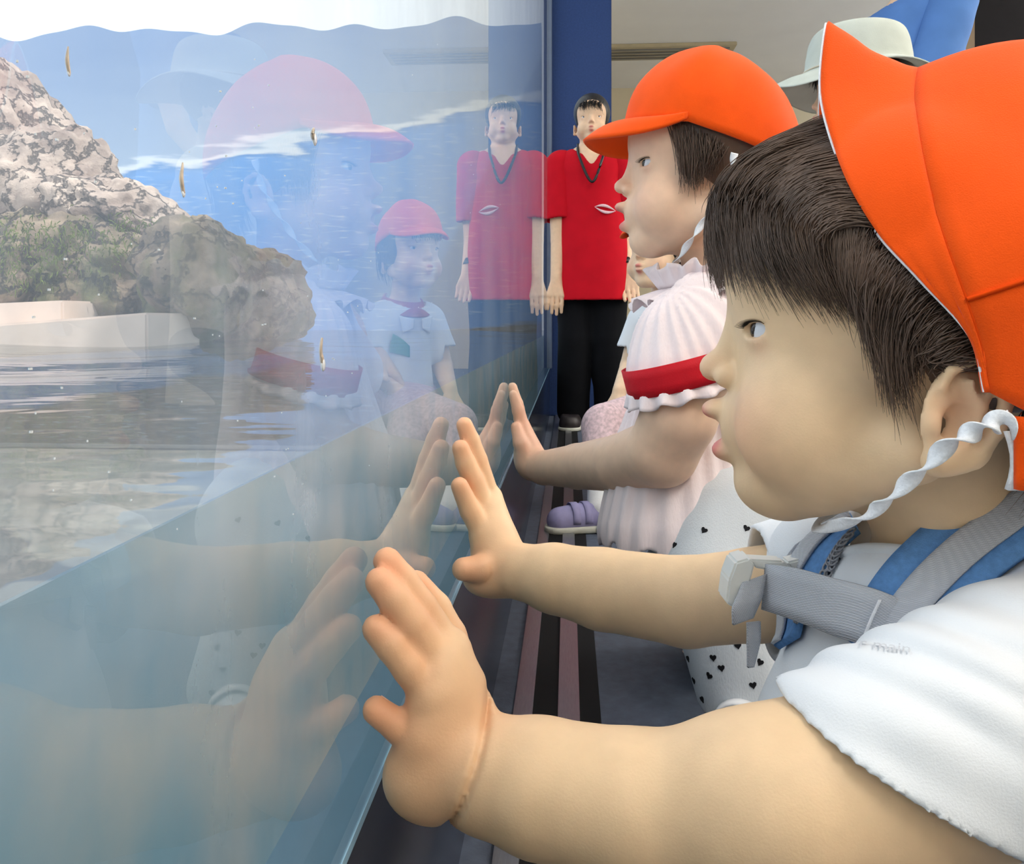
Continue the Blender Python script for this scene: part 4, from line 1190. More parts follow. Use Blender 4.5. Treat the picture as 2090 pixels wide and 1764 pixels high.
f2.cap(W(1462, 650, 1.07), W(1470, 1010, 1.06), 0.062, 0.075, 0.03)
for (k0, k1, k2, k3) in ((W(1490, 1080, 1.00), W(1455, 1190, .945), W(1525, 1440, .905), W(1470, 1500, .88)), (W(1480, 1080, 1.12), W(1400, 1180, 1.13), W(1480, 1330, 1.14), W(1420, 1350, 1.14))):
    f2.chain([k0, k1, k2], [.055, .045, .032], 0.02)
    f2.cap(k2, k3, .028, .022, .015)
arm2 = [SH2, W(1418, 760, .955), W(1386, 850, .945), W(1352, 922, .965), W(1270, 945, 1.04), W(1180, 952, 1.15), W(1110, 955, 1.215), W(1085, 952, 1.235)]
f2.chain(arm2, [.045, .042, .043, .041, .036, .031, .0245, .021], 0.012)
f2.chain([SH2b, W(1440, 800, 1.20), W(1400, 950, 1.20)], [.042, .034, .028], 0.012)
f2.chain([W(1400, 950, 1.20), W(1380, 1020, 1.17)], [.028, .022], 0.01)
def palm2(base, knuck, tips, mids, r=.0115, w=.019):
    for k, m_, t_ in zip(knuck, mids, tips):
        f2.cap(base, k, w, r, .009)
        f2.chain([k, m_, t_], [.0098, .0088, .0072], .003)
b2 = W(1088, 945, 1.235)
palm2(b2, [W(1066, 878, 1.245), W(1066, 868, 1.262), W(1068, 872, 1.278), W(1070, 886, 1.293)],
      [W(1048, 806, 1.245), W(1046, 790, 1.262), W(1048, 800, 1.280), W(1052, 826, 1.296)],
      [W(1057, 838, 1.245), W(1056, 825, 1.262), W(1058, 832, 1.279), W(1060, 855, 1.294)])
f2.chain([W(1078, 935, 1.23), W(1062, 905, 1.225), W(1053, 872, 1.232)], [.013, .0105, .008], .005)
f2.ell(W(1068, 930, 1.24), (.014, .02, .022), None, .009)
b3 = W(1380, 1020, 1.17)
palm2(b3, [W(1372 + 6 * k, 1072, 1.15 + .016 * k) for k in range(4)], [W(1362 + 6 * k, 1130, 1.14 + .018 * k) for k in range(4)], [W(1366 + 6 * k, 1102, 1.145 + .017 * k) for k in range(4)])
SK2 = np.array(srgb(236, 200, 172))
sp2 = head_spots(H2, blush=srgb(236, 182, 158))
sp2 += [(W(1055, 870, 1.25), .05, srgb(232, 160, 130), .55), (W(1100, 955, 1.22), .03, srgb(232, 170, 140), .3)]
link('body', f2.mesh('body', 0.0028, col=tint(SK2, sp2)), M['skin'], sec)
add_eyes(H2, sec)
# hair
fs2 = Field()
fs2.ell(H2.w(-0.018, 0, 0.020), np.array((0.092, 0.0775, 0.085)) * H2.s, H2.R, 0.01)
fs2.half(H2.w(0.018, 0, 0.0), nrm(H2.F * 0.85 - H2.U * 0.5), 0.006)
fs2.half(H2.w(0, 0, -0.030), nrm(H2.F * 0.5 - H2.U), 0.008)
link('scalp_hair', fs2.mesh('scalp_hair', 0.0035), M['hair'], sec)
def tuft(H, roots, tips, n, jit, out, field, r0, mat, parent, m=8):
    A = spline(np.array(roots, float), 100); B = spline(np.array(tips, float), 100)
    i = rng.integers(0, 100, n)
    a = A[i] + rng.normal(size=(n, 3)) * jit; b = B[i] + rng.normal(size=(n, 3)) * jit * 1.5
    t = np.linspace(0, 1, m)[None, :, None] * rng.uniform(0.7, 1.05, n)[:, None, None]
    P = a[:, None] * (1 - t) + b[:, None] * t + np.array([0, 0.004, 0]) * np.sin(np.pi * t)
    flat = H.w(P[..., 0], P[..., 1], P[..., 2]).reshape(-1, 3)
    flat = field.push(flat, out)
    V, F = tubes(flat.reshape(n, m, 3), np.linspace(r0, r0 * 0.25, m), 3)
    o = link('hair', np_mesh('hair', V, F), mat, parent); o['kind'] = 'stuff'
    return o
tuft(H2, [(0.030, .062, .025), (0.01, .074, .015), (-.02, .080, .0)], [(0.020, .066, -.036), (0.006, .070, -.042), (-.012, .076, -.020)], 420, .0035, .0018, f2, .0007, M['hair'], sec)
tuft(H2, [(-.06, .07, -.01), (-.10, .03, -.01), (-.105, 0, -.01), (-.09, -.04, -.01)], [(-.055, .062, -.075), (-.085, .03, -.08), (-.09, 0, -.08), (-.08, -.04, -.075)], 400, .004, .002, f2, .0008, M['hair'], sec)

def worn_cap(H, parent, brim_len=0.045, tilt=0.0, res=49, strap_under=True, seams=True):
    """orange school cap: crown, forward brim, seams and button; ring tilts back by tilt"""
    c = empty('cap', H.w(0, 0, 0.06)); c.parent = parent; c.matrix_parent_inverse = world_of(parent).inverted()
    th = np.linspace(-math.pi, math.pi, 2 * res, endpoint=False)
    ca, sa = np.cos(th), np.sin(th)
    ring = np.stack([-0.016 + 0.100 * ca, 0.0865 * sa, 0.026 + 0.0 * ca], 1)
    ring[:, 2] += 0.030 * np.clip(ca, 0, 1) ** 2 * 0.4 - 0.034 * np.clip(-ca + 0.35, 0, 1.2)
    top = np.array([-0.030, 0, 0.126])
    tt = np.linspace(0, math.pi / 2, 22)[None, :, None]
    cen = np.array([-0.020, 0, 0.020])
    G = cen + (ring[:, None] - cen) * np.cos(tt) ** 0.88 + (top - cen) * np.sin(tt) ** 0.95
    G[..., 2] += 0.001 * np.cos(th * 6)[:, None] * np.sin(tt[..., 0] * 2)
    wv = waves(G.reshape(-1, 3), 60, 9).reshape(G.shape[:2]) * 0.0022 * np.sin(tt[..., 0] * 2)
    G += wv[..., None] * nrm([0.4, 0.5, 0.7])
    sheet('crown', H.w(G[..., 0], G[..., 1], G[..., 2]), M['orange'], c, 0.003 * H.s, cu=True)
    # brim
    tb = np.linspace(-1.22, 1.22, 41)
    rb = np.stack([-0.016 + 0.1005 * np.cos(tb), 0.087 * np.sin(tb), 0.030 + 0.012 * np.clip(np.cos(tb), 0, 1) ** 2 - 0.034 * np.clip(-np.cos(tb) + 0.35, 0, 1.2)], 1)
    wdt = brim_len * np.cos(tb / 1.22 * math.pi / 2) ** 0.9 + 0.001
    t = np.linspace(0, 1, 10)[None, :, None]
    out = np.stack([np.cos(tb * 0.55), np.sin(tb * 0.55) * 0.6, np.full(41, -0.42)], 1)
    B = rb[:, None] + out[:, None] * (wdt[:, None, None] * t) - np.array([0, 0, 0.022]) * (np.abs(tb)[:, None, None] ** 1.5) * t * (wdt / brim_len)[:, None, None]
    B[..., 2] += 0.006 * np.sin(np.pi * t[..., 0])
    sheet('brim', H.w(B[..., 0], B[..., 1], B[..., 2]), M['orange'], c, 0.0035 * H.s)
    if seams:
        for k in range(6):
            j = int(k * 2 * res / 6 + res / 6) % (2 * res)
            P = G[j] * np.array([1.0, 1.004, 1.004])
            V, F = tubes(H.w(P[:, 0], P[:, 1], P[:, 2])[None], np.full(len(P), 0.0010 * H.s), 5)
            link('seam', np_mesh('seam', V, F), M['seam'], c)
    return c
c2 = worn_cap(H2, sec, 0.046)
# chin elastic
path = [H2.w(-.030, .090, -.008), H2.w(-.022, .0885, -.040), H2.w(-.004, .080, -.075), H2.w(.014, .066, -.104), H2.w(.022, .0, -.120), H2.w(.0, -.07, -.09), H2.w(-.03, -.09, -.01)]
C = f2.push(spline(path, 120), 0.0025)
T = np.gradient(C, axis=0); T /= np.linalg.norm(T, axis=1, keepdims=True)
N1 = np.cross(T, dirw(0, 1, 0)); N1 /= np.linalg.norm(N1, axis=1, keepdims=True) + 1e-9; N2 = np.cross(T, N1)
ph = np.linspace(0, 1, 120) * math.pi * 8
g = np.stack([C + (np.cos(ph)[:, None] * N1 + np.sin(ph)[:, None] * N2) * 0.0085 * s for s in (-.5, -.17, .17, .5)], 1)
sheet('chin_elastic', g, M['elastic'], c2, 0.0009)
# blouse: wide smock with puffed sleeve
fbl = Field()
fbl.cap(W(1462, 640, 1.02), W(1445, 640, 1.13), 0.058, 0.058, 0.03)
for dd in (-.03, .03):
    fbl.chain([W(1455, 650, 1.09 + dd), W(1425, 800, 1.10 + dd), W(1395, 950, 1.10 + dd * 1.4), W(1388, 1090, 1.09 + dd * 1.8)], [.064, .078, .090, .100], 0.03)
fbl.cap(W(1466, 640, 1.07), W(1472, 1010, 1.07), .070, .088, .03)
fsv = Field()
fsv.ell(W(1408, 705, .965), (.064, .050, .062), None, 0.02)
fsv.cap(W(1445, 640, .99), W(1388, 775, .955), .050, .058, .02)
fbl.cap(W(1440, 640, 1.14), W(1370, 760, 1.24), .050, .050, .02)
def pleats(P, f):
    q = (P - CAM) @ dirw(1, 0, 0) * 1.0; y = (P - CAM) @ dirw(0, 1, 0)
    an = np.arctan2(y - 1.09, q - 0.225)
    return np.sin(an * f + 0.8 * np.sin(an * 5)) 
def bl_post(d, P):
    q = d + 0.0022 * pleats(P, 34) * np.clip((0.62 - P[:, 2]) * 6, 0.2, 1) + 0.0020 * waves(P, 42, 5)
    q = np.maximum(q, -(q + 0.0065))
    # wavy bottom hem
    hem = 0.182 + 0.010 * pleats(P, 18) + 0.03 * (((P - CAM) @ dirw(1, 0, 0)) - 0.23)
    q = np.maximum(q, hem - P[:, 2])
    nk = np.linalg.norm(P - W(1446, 560, 1.065), axis=1) - 0.066
    return np.maximum(q, -nk)
fbl.post = bl_post
ax = nrm(dirw(0.25, 0.0, -0.96)); q1_ = nrm(np.cross(ax, dirw(0, 1, 0))); q2_ = np.cross(ax, q1_)
def sv_post(d, P):
    r_ = P - W(1400, 720, .965); an_ = np.arctan2(r_ @ q2_, r_ @ q1_)
    q = d + 0.0019 * np.sin(an_ * 19 + 1.2 * np.sin(an_ * 4) + 20 * (r_ @ ax)) + 0.0026 * waves(P, 40, 5)
    q = np.maximum(q, -(q + 0.0095))
    return np.maximum(q, (P - W(1380, 778, .955)) @ nrm(dirw(0.25, 0, -0.96)))
fsv.post = sv_post
link('sleeve', fsv.mesh('sleeve', 0.0032, smooth=1), M['blouse'], sec)
bls = link('blouse', fbl.mesh('blouse', 0.0032, smooth=1), M['blouse'], sec)
def frill(P, N, w, amp, waves_n, name, mat, parent, n=160, dirn=None):
    """ruffled strip along P: width direction N, ruffled along dirn"""
    C = spline(np.array(P), n); D = spline(np.array(N), n); D /= np.linalg.norm(D, axis=1, keepdims=True)
    T = np.gradient(C, axis=0); T /= np.linalg.norm(T, axis=1, keepdims=True)
    K = np.cross(T, D)
    s = np.linspace(0, 1, 6)
    wob = np.sin(np.linspace(0, waves_n * 2 * math.pi, n)) + 0.4 * np.sin(np.linspace(0, waves_n * 5.1, n))
    g = C[:, None] + D[:, None] * (s[None, :, None] * w * (1 + 0.12 * np.sin(np.linspace(0, waves_n * 4.4, n)))[:, None, None]) + K[:, None] * (amp * wob[:, None, None] * s[None, :, None])
    return sheet(name, g, mat, parent, 0.0012)
up = dirw(0, 0, 1)
cn_ = W(1444, 588, 1.06)
col_pts = [cn_ + (math.cos(a_) * dirw(1, 0, 0) * .060 + math.sin(a_) * dirw(0, 1, 0) * .078) + dirw(0, 0, .004 + .006 * math.cos(a_)) for a_ in np.linspace(0, 2 * math.pi, 17)]
frill(col_pts, [up * 0.9 + (p - cn_) * 7 for p in col_pts], .030, .0055, 22, 'collar_frill', M['blouse'], sec)
frill(col_pts, [-up * 0.45 + (p - cn_) * 14 for p in col_pts], .042, .0060, 20, 'collar_frill', M['blouse'], sec)
frill([p - up * .012 for p in col_pts], [-up + (p - cn_) * 12 for p in col_pts], .010, .001, 20, 'collar_trim', M['pale_orange'], sec)
frill([W(1300, 690, 1.0), W(1330, 668, .99), W(1365, 650, .98)], [dirw(-.3, -.3, -.8)] * 3, .022, .003, 5, 'front_frill', M['blouse'], sec, 60)
cc0 = W(1384, 778, .955)
slv = [cc0 + (math.cos(a_) * q1_ + math.sin(a_) * q2_) * .060 for a_ in np.linspace(0, 2 * math.pi, 17)]
frill(slv, [ax * 1.0 + (p - cc0) * 5 for p in slv], .018, .0045, 16, 'sleeve_frill', M['blouse'], sec, 120)
# red ribbon round the upper arm
an = np.linspace(0, 2 * math.pi, 49)
s1, s2 = q1_, q2_
cc = W(1386, 757, .955)
g = np.stack([cc + (np.cos(an)[:, None] * s1 + np.sin(an)[:, None] * s2) * (0.0635 + 0.001 * np.sin(an * 3))[:, None] + ax * k for k in np.linspace(-.016, .016, 4)], 1)
sheet('arm_ribbon', g, M['red_ribbon'], sec, 0.0016)
g = ribbon(np.array([W(1425, 850, 1.0), W(1450, 880, .985), W(1480, 930, .98)]), np.array([dirw(.8, 0, .5)] * 3), .018, 16)
sheet('ribbon_tail', g, M['red_ribbon'], sec, 0.0012)
# trousers with a heart print
ftr = Field()
for (k0, k1, k2) in ((W(1495, 1075, .99), W(1465, 1190, .945), W(1520, 1420, .91)), (W(1485, 1075, 1.12), W(1410, 1180, 1.13), W(1480, 1320, 1.14))):
    ftr.chain([k0, k1, k2], [.075, .066, .052], 0.03)
ftr.cap(W(1490, 1080, 1.03), W(1490, 1080, 1.10), .082, .082, .03)
ftr.post = lambda d, P: np.maximum(d + 0.003 * waves(P, 34, 12), 0.03 - P[:, 2])
trs = link('trousers', ftr.mesh('trousers', 0.0045), M['dot_cloth'], sec)
hp = []
for k in range(13):
    a = k / 13 * 2 * math.pi
    x = 16 * math.sin(a) ** 3; y = 13 * math.cos(a) - 5 * math.cos(2 * a) - 2 * math.cos(3 * a) - math.cos(4 * a)
    hp.append((x / 17, y / 17))
for (u, v) in ((1376, 1112), (1437, 1082), (1524, 1078), (1403, 1345), (1455, 1343), (1472, 1364), (1447, 1380), (1552, 1352), (1537, 1399), (1432, 1428), (1511, 1439), (1487, 1467), (1506, 1318), (1580, 1300), (1560, 1450), (1415, 1390)):
    p = ftr.hit(u, v, off=0.0007)
    if ftr.ev(p[None])[0] > 0.01: continue
    nn = ftr.grad(p[None])[0]; rr = rng.uniform(-.6, .6)
    e1 = nrm(np.cross(nn, dirw(0, 0, 1))); e2 = np.cross(e1, nn)
    e1, e2 = e1 * math.cos(rr) + e2 * math.sin(rr), e2 * math.cos(rr) - e1 * math.sin(rr)
    pts = np.array([p + (e1 * x + e2 * y) * 0.0042 for x, y in hp])
    V = np.concatenate([pts, pts - nn * 0.001])
    n = len(hp)
    F3 = [np.array([list(range(n))]), np.array([list(range(2 * n - 1, n - 1, -1))]), np.array([[i, n + i, n + (i + 1) % n, (i + 1) % n] for i in range(n)])]
    link('heart_print', np_mesh('heart_print', V, F3, False), M['heart'], trs)
def shoe(pos, fwd, L_, mat, sole_mat, parent, straps=2):
    """small shoe: upper, sole, straps; pos is the heel on the floor"""
    fwd = nrm(fwd); sd = np.cross(fwd, np.array([0, 0, 1.]))
    R = np.stack([fwd, sd, np.array([0, 0, 1.])])
    fu = Field()
    fu.cap(pos + fwd * L_ * .2 + up * .035, pos + fwd * L_ * .8 + up * .026, L_ * .21, L_ * .19, .01)
    fu.cap(pos + fwd * L_ * .18 + up * .04, pos + fwd * L_ * .2 + up * .065, L_ * .20, L_ * .18, .01)
    fu.half(pos + up * .012, (0, 0, -1), .002)
    fu.half(pos + up * .062, (0, 0, 1), .002)
    link('shoe_upper', fu.mesh('shoe_upper', .004), mat, parent)
    fo = Field()
    fo.cap(pos + fwd * L_ * .18 + up * .012, pos + fwd * L_ * .82 + up * .012, L_ * .225, L_ * .205, .01)
    fo.half(pos + up * .016, (0, 0, 1), .002); fo.half(pos + up * .001, (0, 0, -1), .002)
    link('shoe_sole', fo.mesh('shoe_sole', .004), sole_mat, parent)
    for k in range(straps):
        q = pos + fwd * L_ * (.42 + .18 * k)
        a = np.linspace(-1.9, 1.9, 17)
        c0 = q + up * .032
        r_ = L_ * (.208 - .004 * k)
        g = np.stack([c0 + (np.sin(a)[:, None] * sd + np.cos(a)[:, None] * up) * r_ + fwd * w for w in (-.008, 0, .008)], 1)
        g[..., 2] = np.maximum(g[..., 2], .014)
        sheet('shoe_strap', g, mat, parent, .002)
M['white_shoe'] = pmat('white_shoe', srgb(225, 225, 228), 0.6, 0.3, var=0.05)
M['sole'] = pmat('pale_sole', srgb(200, 200, 190), 0.7, 0.25, var=0.05)
for k2, fw_ in ((W(1525, 1440, .905), dirw(-.45, -1, 0)), (W(1480, 1330, 1.14), dirw(-.2, -1, 0))):
    shoe(np.array([k2[0], k2[1], 0]) - nrm(fw_) * .03, fw_, .135, M['white_shoe'], M['sole'], sec)
# ================================================================== people further back
M['pink_scarf'] = pmat('dusty_pink_cloth', srgb(190, 92, 98), 0.9, 0.12, var=0.06, scale=40)
M['green_patch'] = pmat('green_cloth', srgb(58, 138, 92), 0.9, 0.12, var=0.05)
M['pink_print'] = pmat('pink_patterned_cloth', srgb(216, 190, 196), 0.9, 0.12, var=0.25, scale=120)
M['lilac'] = pmat('lilac_shoe', srgb(150, 146, 188), 0.6, 0.3, var=0.08, scale=60)
M['sock_white'] = pmat('white_sock', srgb(235, 235, 238), 0.9, 0.1, var=0.04, bump=0.3, bscale=500)
M['sock_stripe'] = pmat('red_sock_stripe', srgb(186, 60, 72), 0.9, 0.1, var=0.05)
M['red_cotton'] = pmat('red_cotton', srgb(196, 14, 34), 0.85, 0.15, var=0.07, scale=14, bump=0.15, bscale=500)
M['black_cloth'] = pmat('black_cloth', srgb(16, 17, 21), 0.9, 0.15, var=0.15, scale=14)
M['blue_cotton'] = pmat('blue_cotton', srgb(84, 124, 186), 0.85, 0.15, var=0.08, scale=12, bump=0.15, bscale=300)
M['grey_hat'] = pmat('pale_grey_cotton', srgb(196, 202, 194), 0.9, 0.12, var=0.05, scale=25, bump=0.2, bscale=500)
M['beige_cloth'] = pmat('beige_cloth', srgb(206, 196, 176), 0.9, 0.12, var=0.06, scale=20)
M['print_white'] = pmat('white_shirt_print', srgb(226, 190, 198), 0.8, 0.2, var=0.1, scale=300)
M['watch'] = pmat('black_watch', srgb(20, 20, 24), 0.4, 0.4, var=0.1)
M['shoe_black'] = pmat('black_shoe', srgb(40, 34, 36), 0.5, 0.4, var=0.2, scale=30)

def simple_hand(f, wrist, dirn, side, s=1.0, curl=0.25, palm=None):
    """relaxed hand: palm, four unequal fingers and a thumb; dirn points along the fingers"""
    d = nrm(dirn); t = nrm(side - d * (side @ d)); n = np.cross(d, t)
    c = wrist + d * .045 * s
    for k, (off, ln, r) in enumerate(((-.030, .072, .0085), (-.010, .082, .0090), (.010, .076, .0088), (.028, .060, .0078))):
        kn_ = wrist + d * .082 * s + t * off * s
        f.cap(wrist, kn_, .020 * s, .012 * s, .008)
        m_ = kn_ + d * ln * .5 * s + n * curl * ln * .3 * s
        f.chain([kn_, m_, m_ + d * ln * .42 * s + n * curl * ln * .8 * s], [r * s * 1.1, r * s, r * s * .8], .003)
    th = wrist + d * .03 * s - t * .030 * s
    f.chain([wrist + d * .015 * s - t * .01 * s, th + n * .008 * s, th + d * .035 * s - t * .014 * s + n * .02 * s], [.016 * s, .012 * s, .009 * s], .006)

# ---------------------------------------------------------------- small child squatting behind the ribbon child
kid = empty('person', cw(0.345, 2.15, 0.0), 'small child in orange cap and white shirt with pink collar squatting behind the ribbon child', 'person')
H3 = Head(W(1344, 502, 2.2), dirw(-0.72, -0.69, 0.02), sc=1.0, flip=-1.0)
f3 = Field()
add_head(f3, H3, mouth='closed')
S3 = W(1366, 642, 2.24)
lat = nrm(np.cross(H3.F, [0, 0, 1.]))
f3.cap(H3.w(-.02, 0, -.05), S3, .038, .040, .02)
f3.cap(S3 - lat * .05 - up * .012, S3 + lat * .05 - up * .012, .046, .046, .03)
f3.cap(S3 - up * .03, S3 - up * .23, .060, .072, .03)
for sg in (-1, 1):
    sh_ = S3 + lat * sg * .085 - up * .02
    el = sh_ + lat * sg * .03 + H3.F * .02 - up * .125
    wr_ = el + H3.F * .09 - lat * sg * .035 - up * .06
    f3.chain([sh_, el, wr_], [.036, .030, .020], .012)
    simple_hand(f3, wr_, H3.F * .6 - up * .8, lat * sg, .62)
hip3 = S3 - up * .24
feet3 = {-1: W(1200, 1092, 1.80), 1: W(1300, 1092, 1.80)}
feet3 = {k: np.array([v[0], v[1], 0.0]) for k, v in feet3.items()}
kn3 = {-1: W(1235, 872, 1.93), 1: W(1330, 880, 1.95)}
for sg in (-1, 1):
    f3.chain([hip3 + lat * sg * .04, kn3[sg], feet3[sg] + dirw(.03, 0.01, .055)], [.058, .046, .026], .02)
link('body', f3.mesh('body', .0036, col=tint(np.array(srgb(236, 204, 172)), head_spots(H3))), M['skin'], kid)
add_eyes(H3, kid, small=True)
fs3 = Field()
fs3.ell(H3.w(-.020, 0, .018), np.array((.093, .080, .088)), H3.R, .01)
fs3.half(H3.w(.026, 0, 0), nrm(H3.F * .97 - H3.U * .15), .006); fs3.half(H3.w(0, 0, -.055), nrm(H3.F * .5 - H3.U), .008)
link('scalp_hair', fs3.mesh('scalp_hair', .004), M['hair_black'], kid)
tuft(H3, [(.075, .045, .035), (.085, 0, .040), (.075, -.045, .035)], [(.072, .045, .010), (.085, 0, .014), (.072, -.045, .010)], 160, .003, .002, f3, .0009, M['hair_black'], kid)
tuft(H3, [(.0, .078, .0), (-.05, .075, -.01), (-.10, 0, -.01), (-.05, -.075, -.01), (0, -.078, 0)], [(.005, .074, -.06), (-.04, .07, -.09), (-.085, 0, -.09), (-.04, -.07, -.09), (.005, -.074, -.06)], 350, .004, .002, f3, .001, M['hair_black'], kid)
worn_cap(H3, kid, .036, seams=True)
f3s = Field()
f3s.cap(S3 - lat * .05 - up * .015, S3 + lat * .05 - up * .015, .056, .056, .03)
f3s.cap(S3 - up * .03, S3 - up * .22, .070, .084, .03)
for sg in (-1, 1):
    sh_ = S3 + lat * sg * .085 - up * .02
    f3s.cap(sh_, sh_ + lat * sg * .022 + H3.F * .012 - up * .075, .048, .050, .02)
def p3post(d, P):
    q = d + .002 * waves(P, 40, 31); q = np.maximum(q, -(q + .008))
    q = np.maximum(q, -(np.linalg.norm(P - (S3 + up * .045), axis=1) - .062))
    loc_ = (P - S3) @ lat
    q = np.maximum(q, np.where(np.abs(loc_) > .098, -(P[:, 2] - (S3[2] - .088)), -1))
    return np.maximum(q, S3[2] - .25 - P[:, 2])
f3s.post = p3post
link('shirt', f3s.mesh('shirt', .004, smooth=1), M['white_cotton'], kid)
colr = Field(); colr.items = f3s.items
def patch(field, pts, name, mat, parent, off=.003, n=9, thick=.002):
    """four-cornered cloth patch laid on a field's surface"""
    a, b, c, d = [np.array(p) for p in pts]
    u_ = np.linspace(0, 1, n)[:, None, None]; v_ = np.linspace(0, 1, n)[None, :, None]
    g = (a * (1 - u_) + b * u_) * (1 - v_) + (d * (1 - u_) + c * u_) * v_
    g = field.push(g.reshape(-1, 3), off, both=True, it=4).reshape(n, n, 3)
    return sheet(name, g, mat, parent, thick)
fr = lambda x, z, k=.09: S3 + H3.F * k + lat * x + up * z
an = np.linspace(-2.6, 2.6, 41)
ring3 = np.array([S3 + up * (.028 - .018 * math.cos(a)) + (H3.F * math.cos(a) + lat * math.sin(a)) * .058 for a in an])
sheet('scarf', np.stack([ring3 + up * .022 - (ring3 - S3) * .12, ring3 + up * .004, ring3 - up * .022 + (ring3 - S3) * .28], 1), M['pink_scarf'], kid, .004)
for sg in (-1, 1):
    patch(colr, [fr(sg * .012, -.012), fr(sg * .058, .0), fr(sg * .050, -.055), fr(sg * .016, -.040)], 'collar_flap', M['white_cotton'], kid, .006)
patch(colr, [fr(-.070, -.055), fr(-.030, -.085), fr(-.030, -.115), fr(-.072, -.105)], 'green_patch', M['green_patch'], kid, .004)
f3t = Field()
for sg in (-1, 1):
    f3t.chain([hip3 + lat * sg * .04, kn3[sg], kn3[sg] * .35 + (feet3[sg] + dirw(.03, .01, .07)) * .65], [.068, .055, .042], .02)
link('trousers', f3t.mesh('trousers', .005), M['pink_print'], kid)
for sg in (-1, 1):
    top3, bot3 = kn3[sg] * .40 + (feet3[sg] + dirw(.03, .01, .07)) * .60, feet3[sg] + dirw(.03, .01, .05)
    f_ = Field(); f_.cap(top3 + (bot3 - top3) * .3, bot3, .033, .031, .005)
    so = link('sock', f_.mesh('sock', .003), M['sock_white'], kid)
    f_ = Field(); c_ = top3 + (bot3 - top3) * .42; dn = nrm(bot3 - top3)
    f_.cap(c_, c_ + dn * .008, .0345, .0345, .002); f_.half(c_, -dn, .002); f_.half(c_ + dn * .008, dn, .002)
    link('sock_stripe', f_.mesh('sock_stripe', .003), M['sock_stripe'], so)
    shoe(feet3[sg] + dirw(.055, .02, 0), dirw(-1, -.25, 0), .150, M['lilac'], M['sole'], kid)

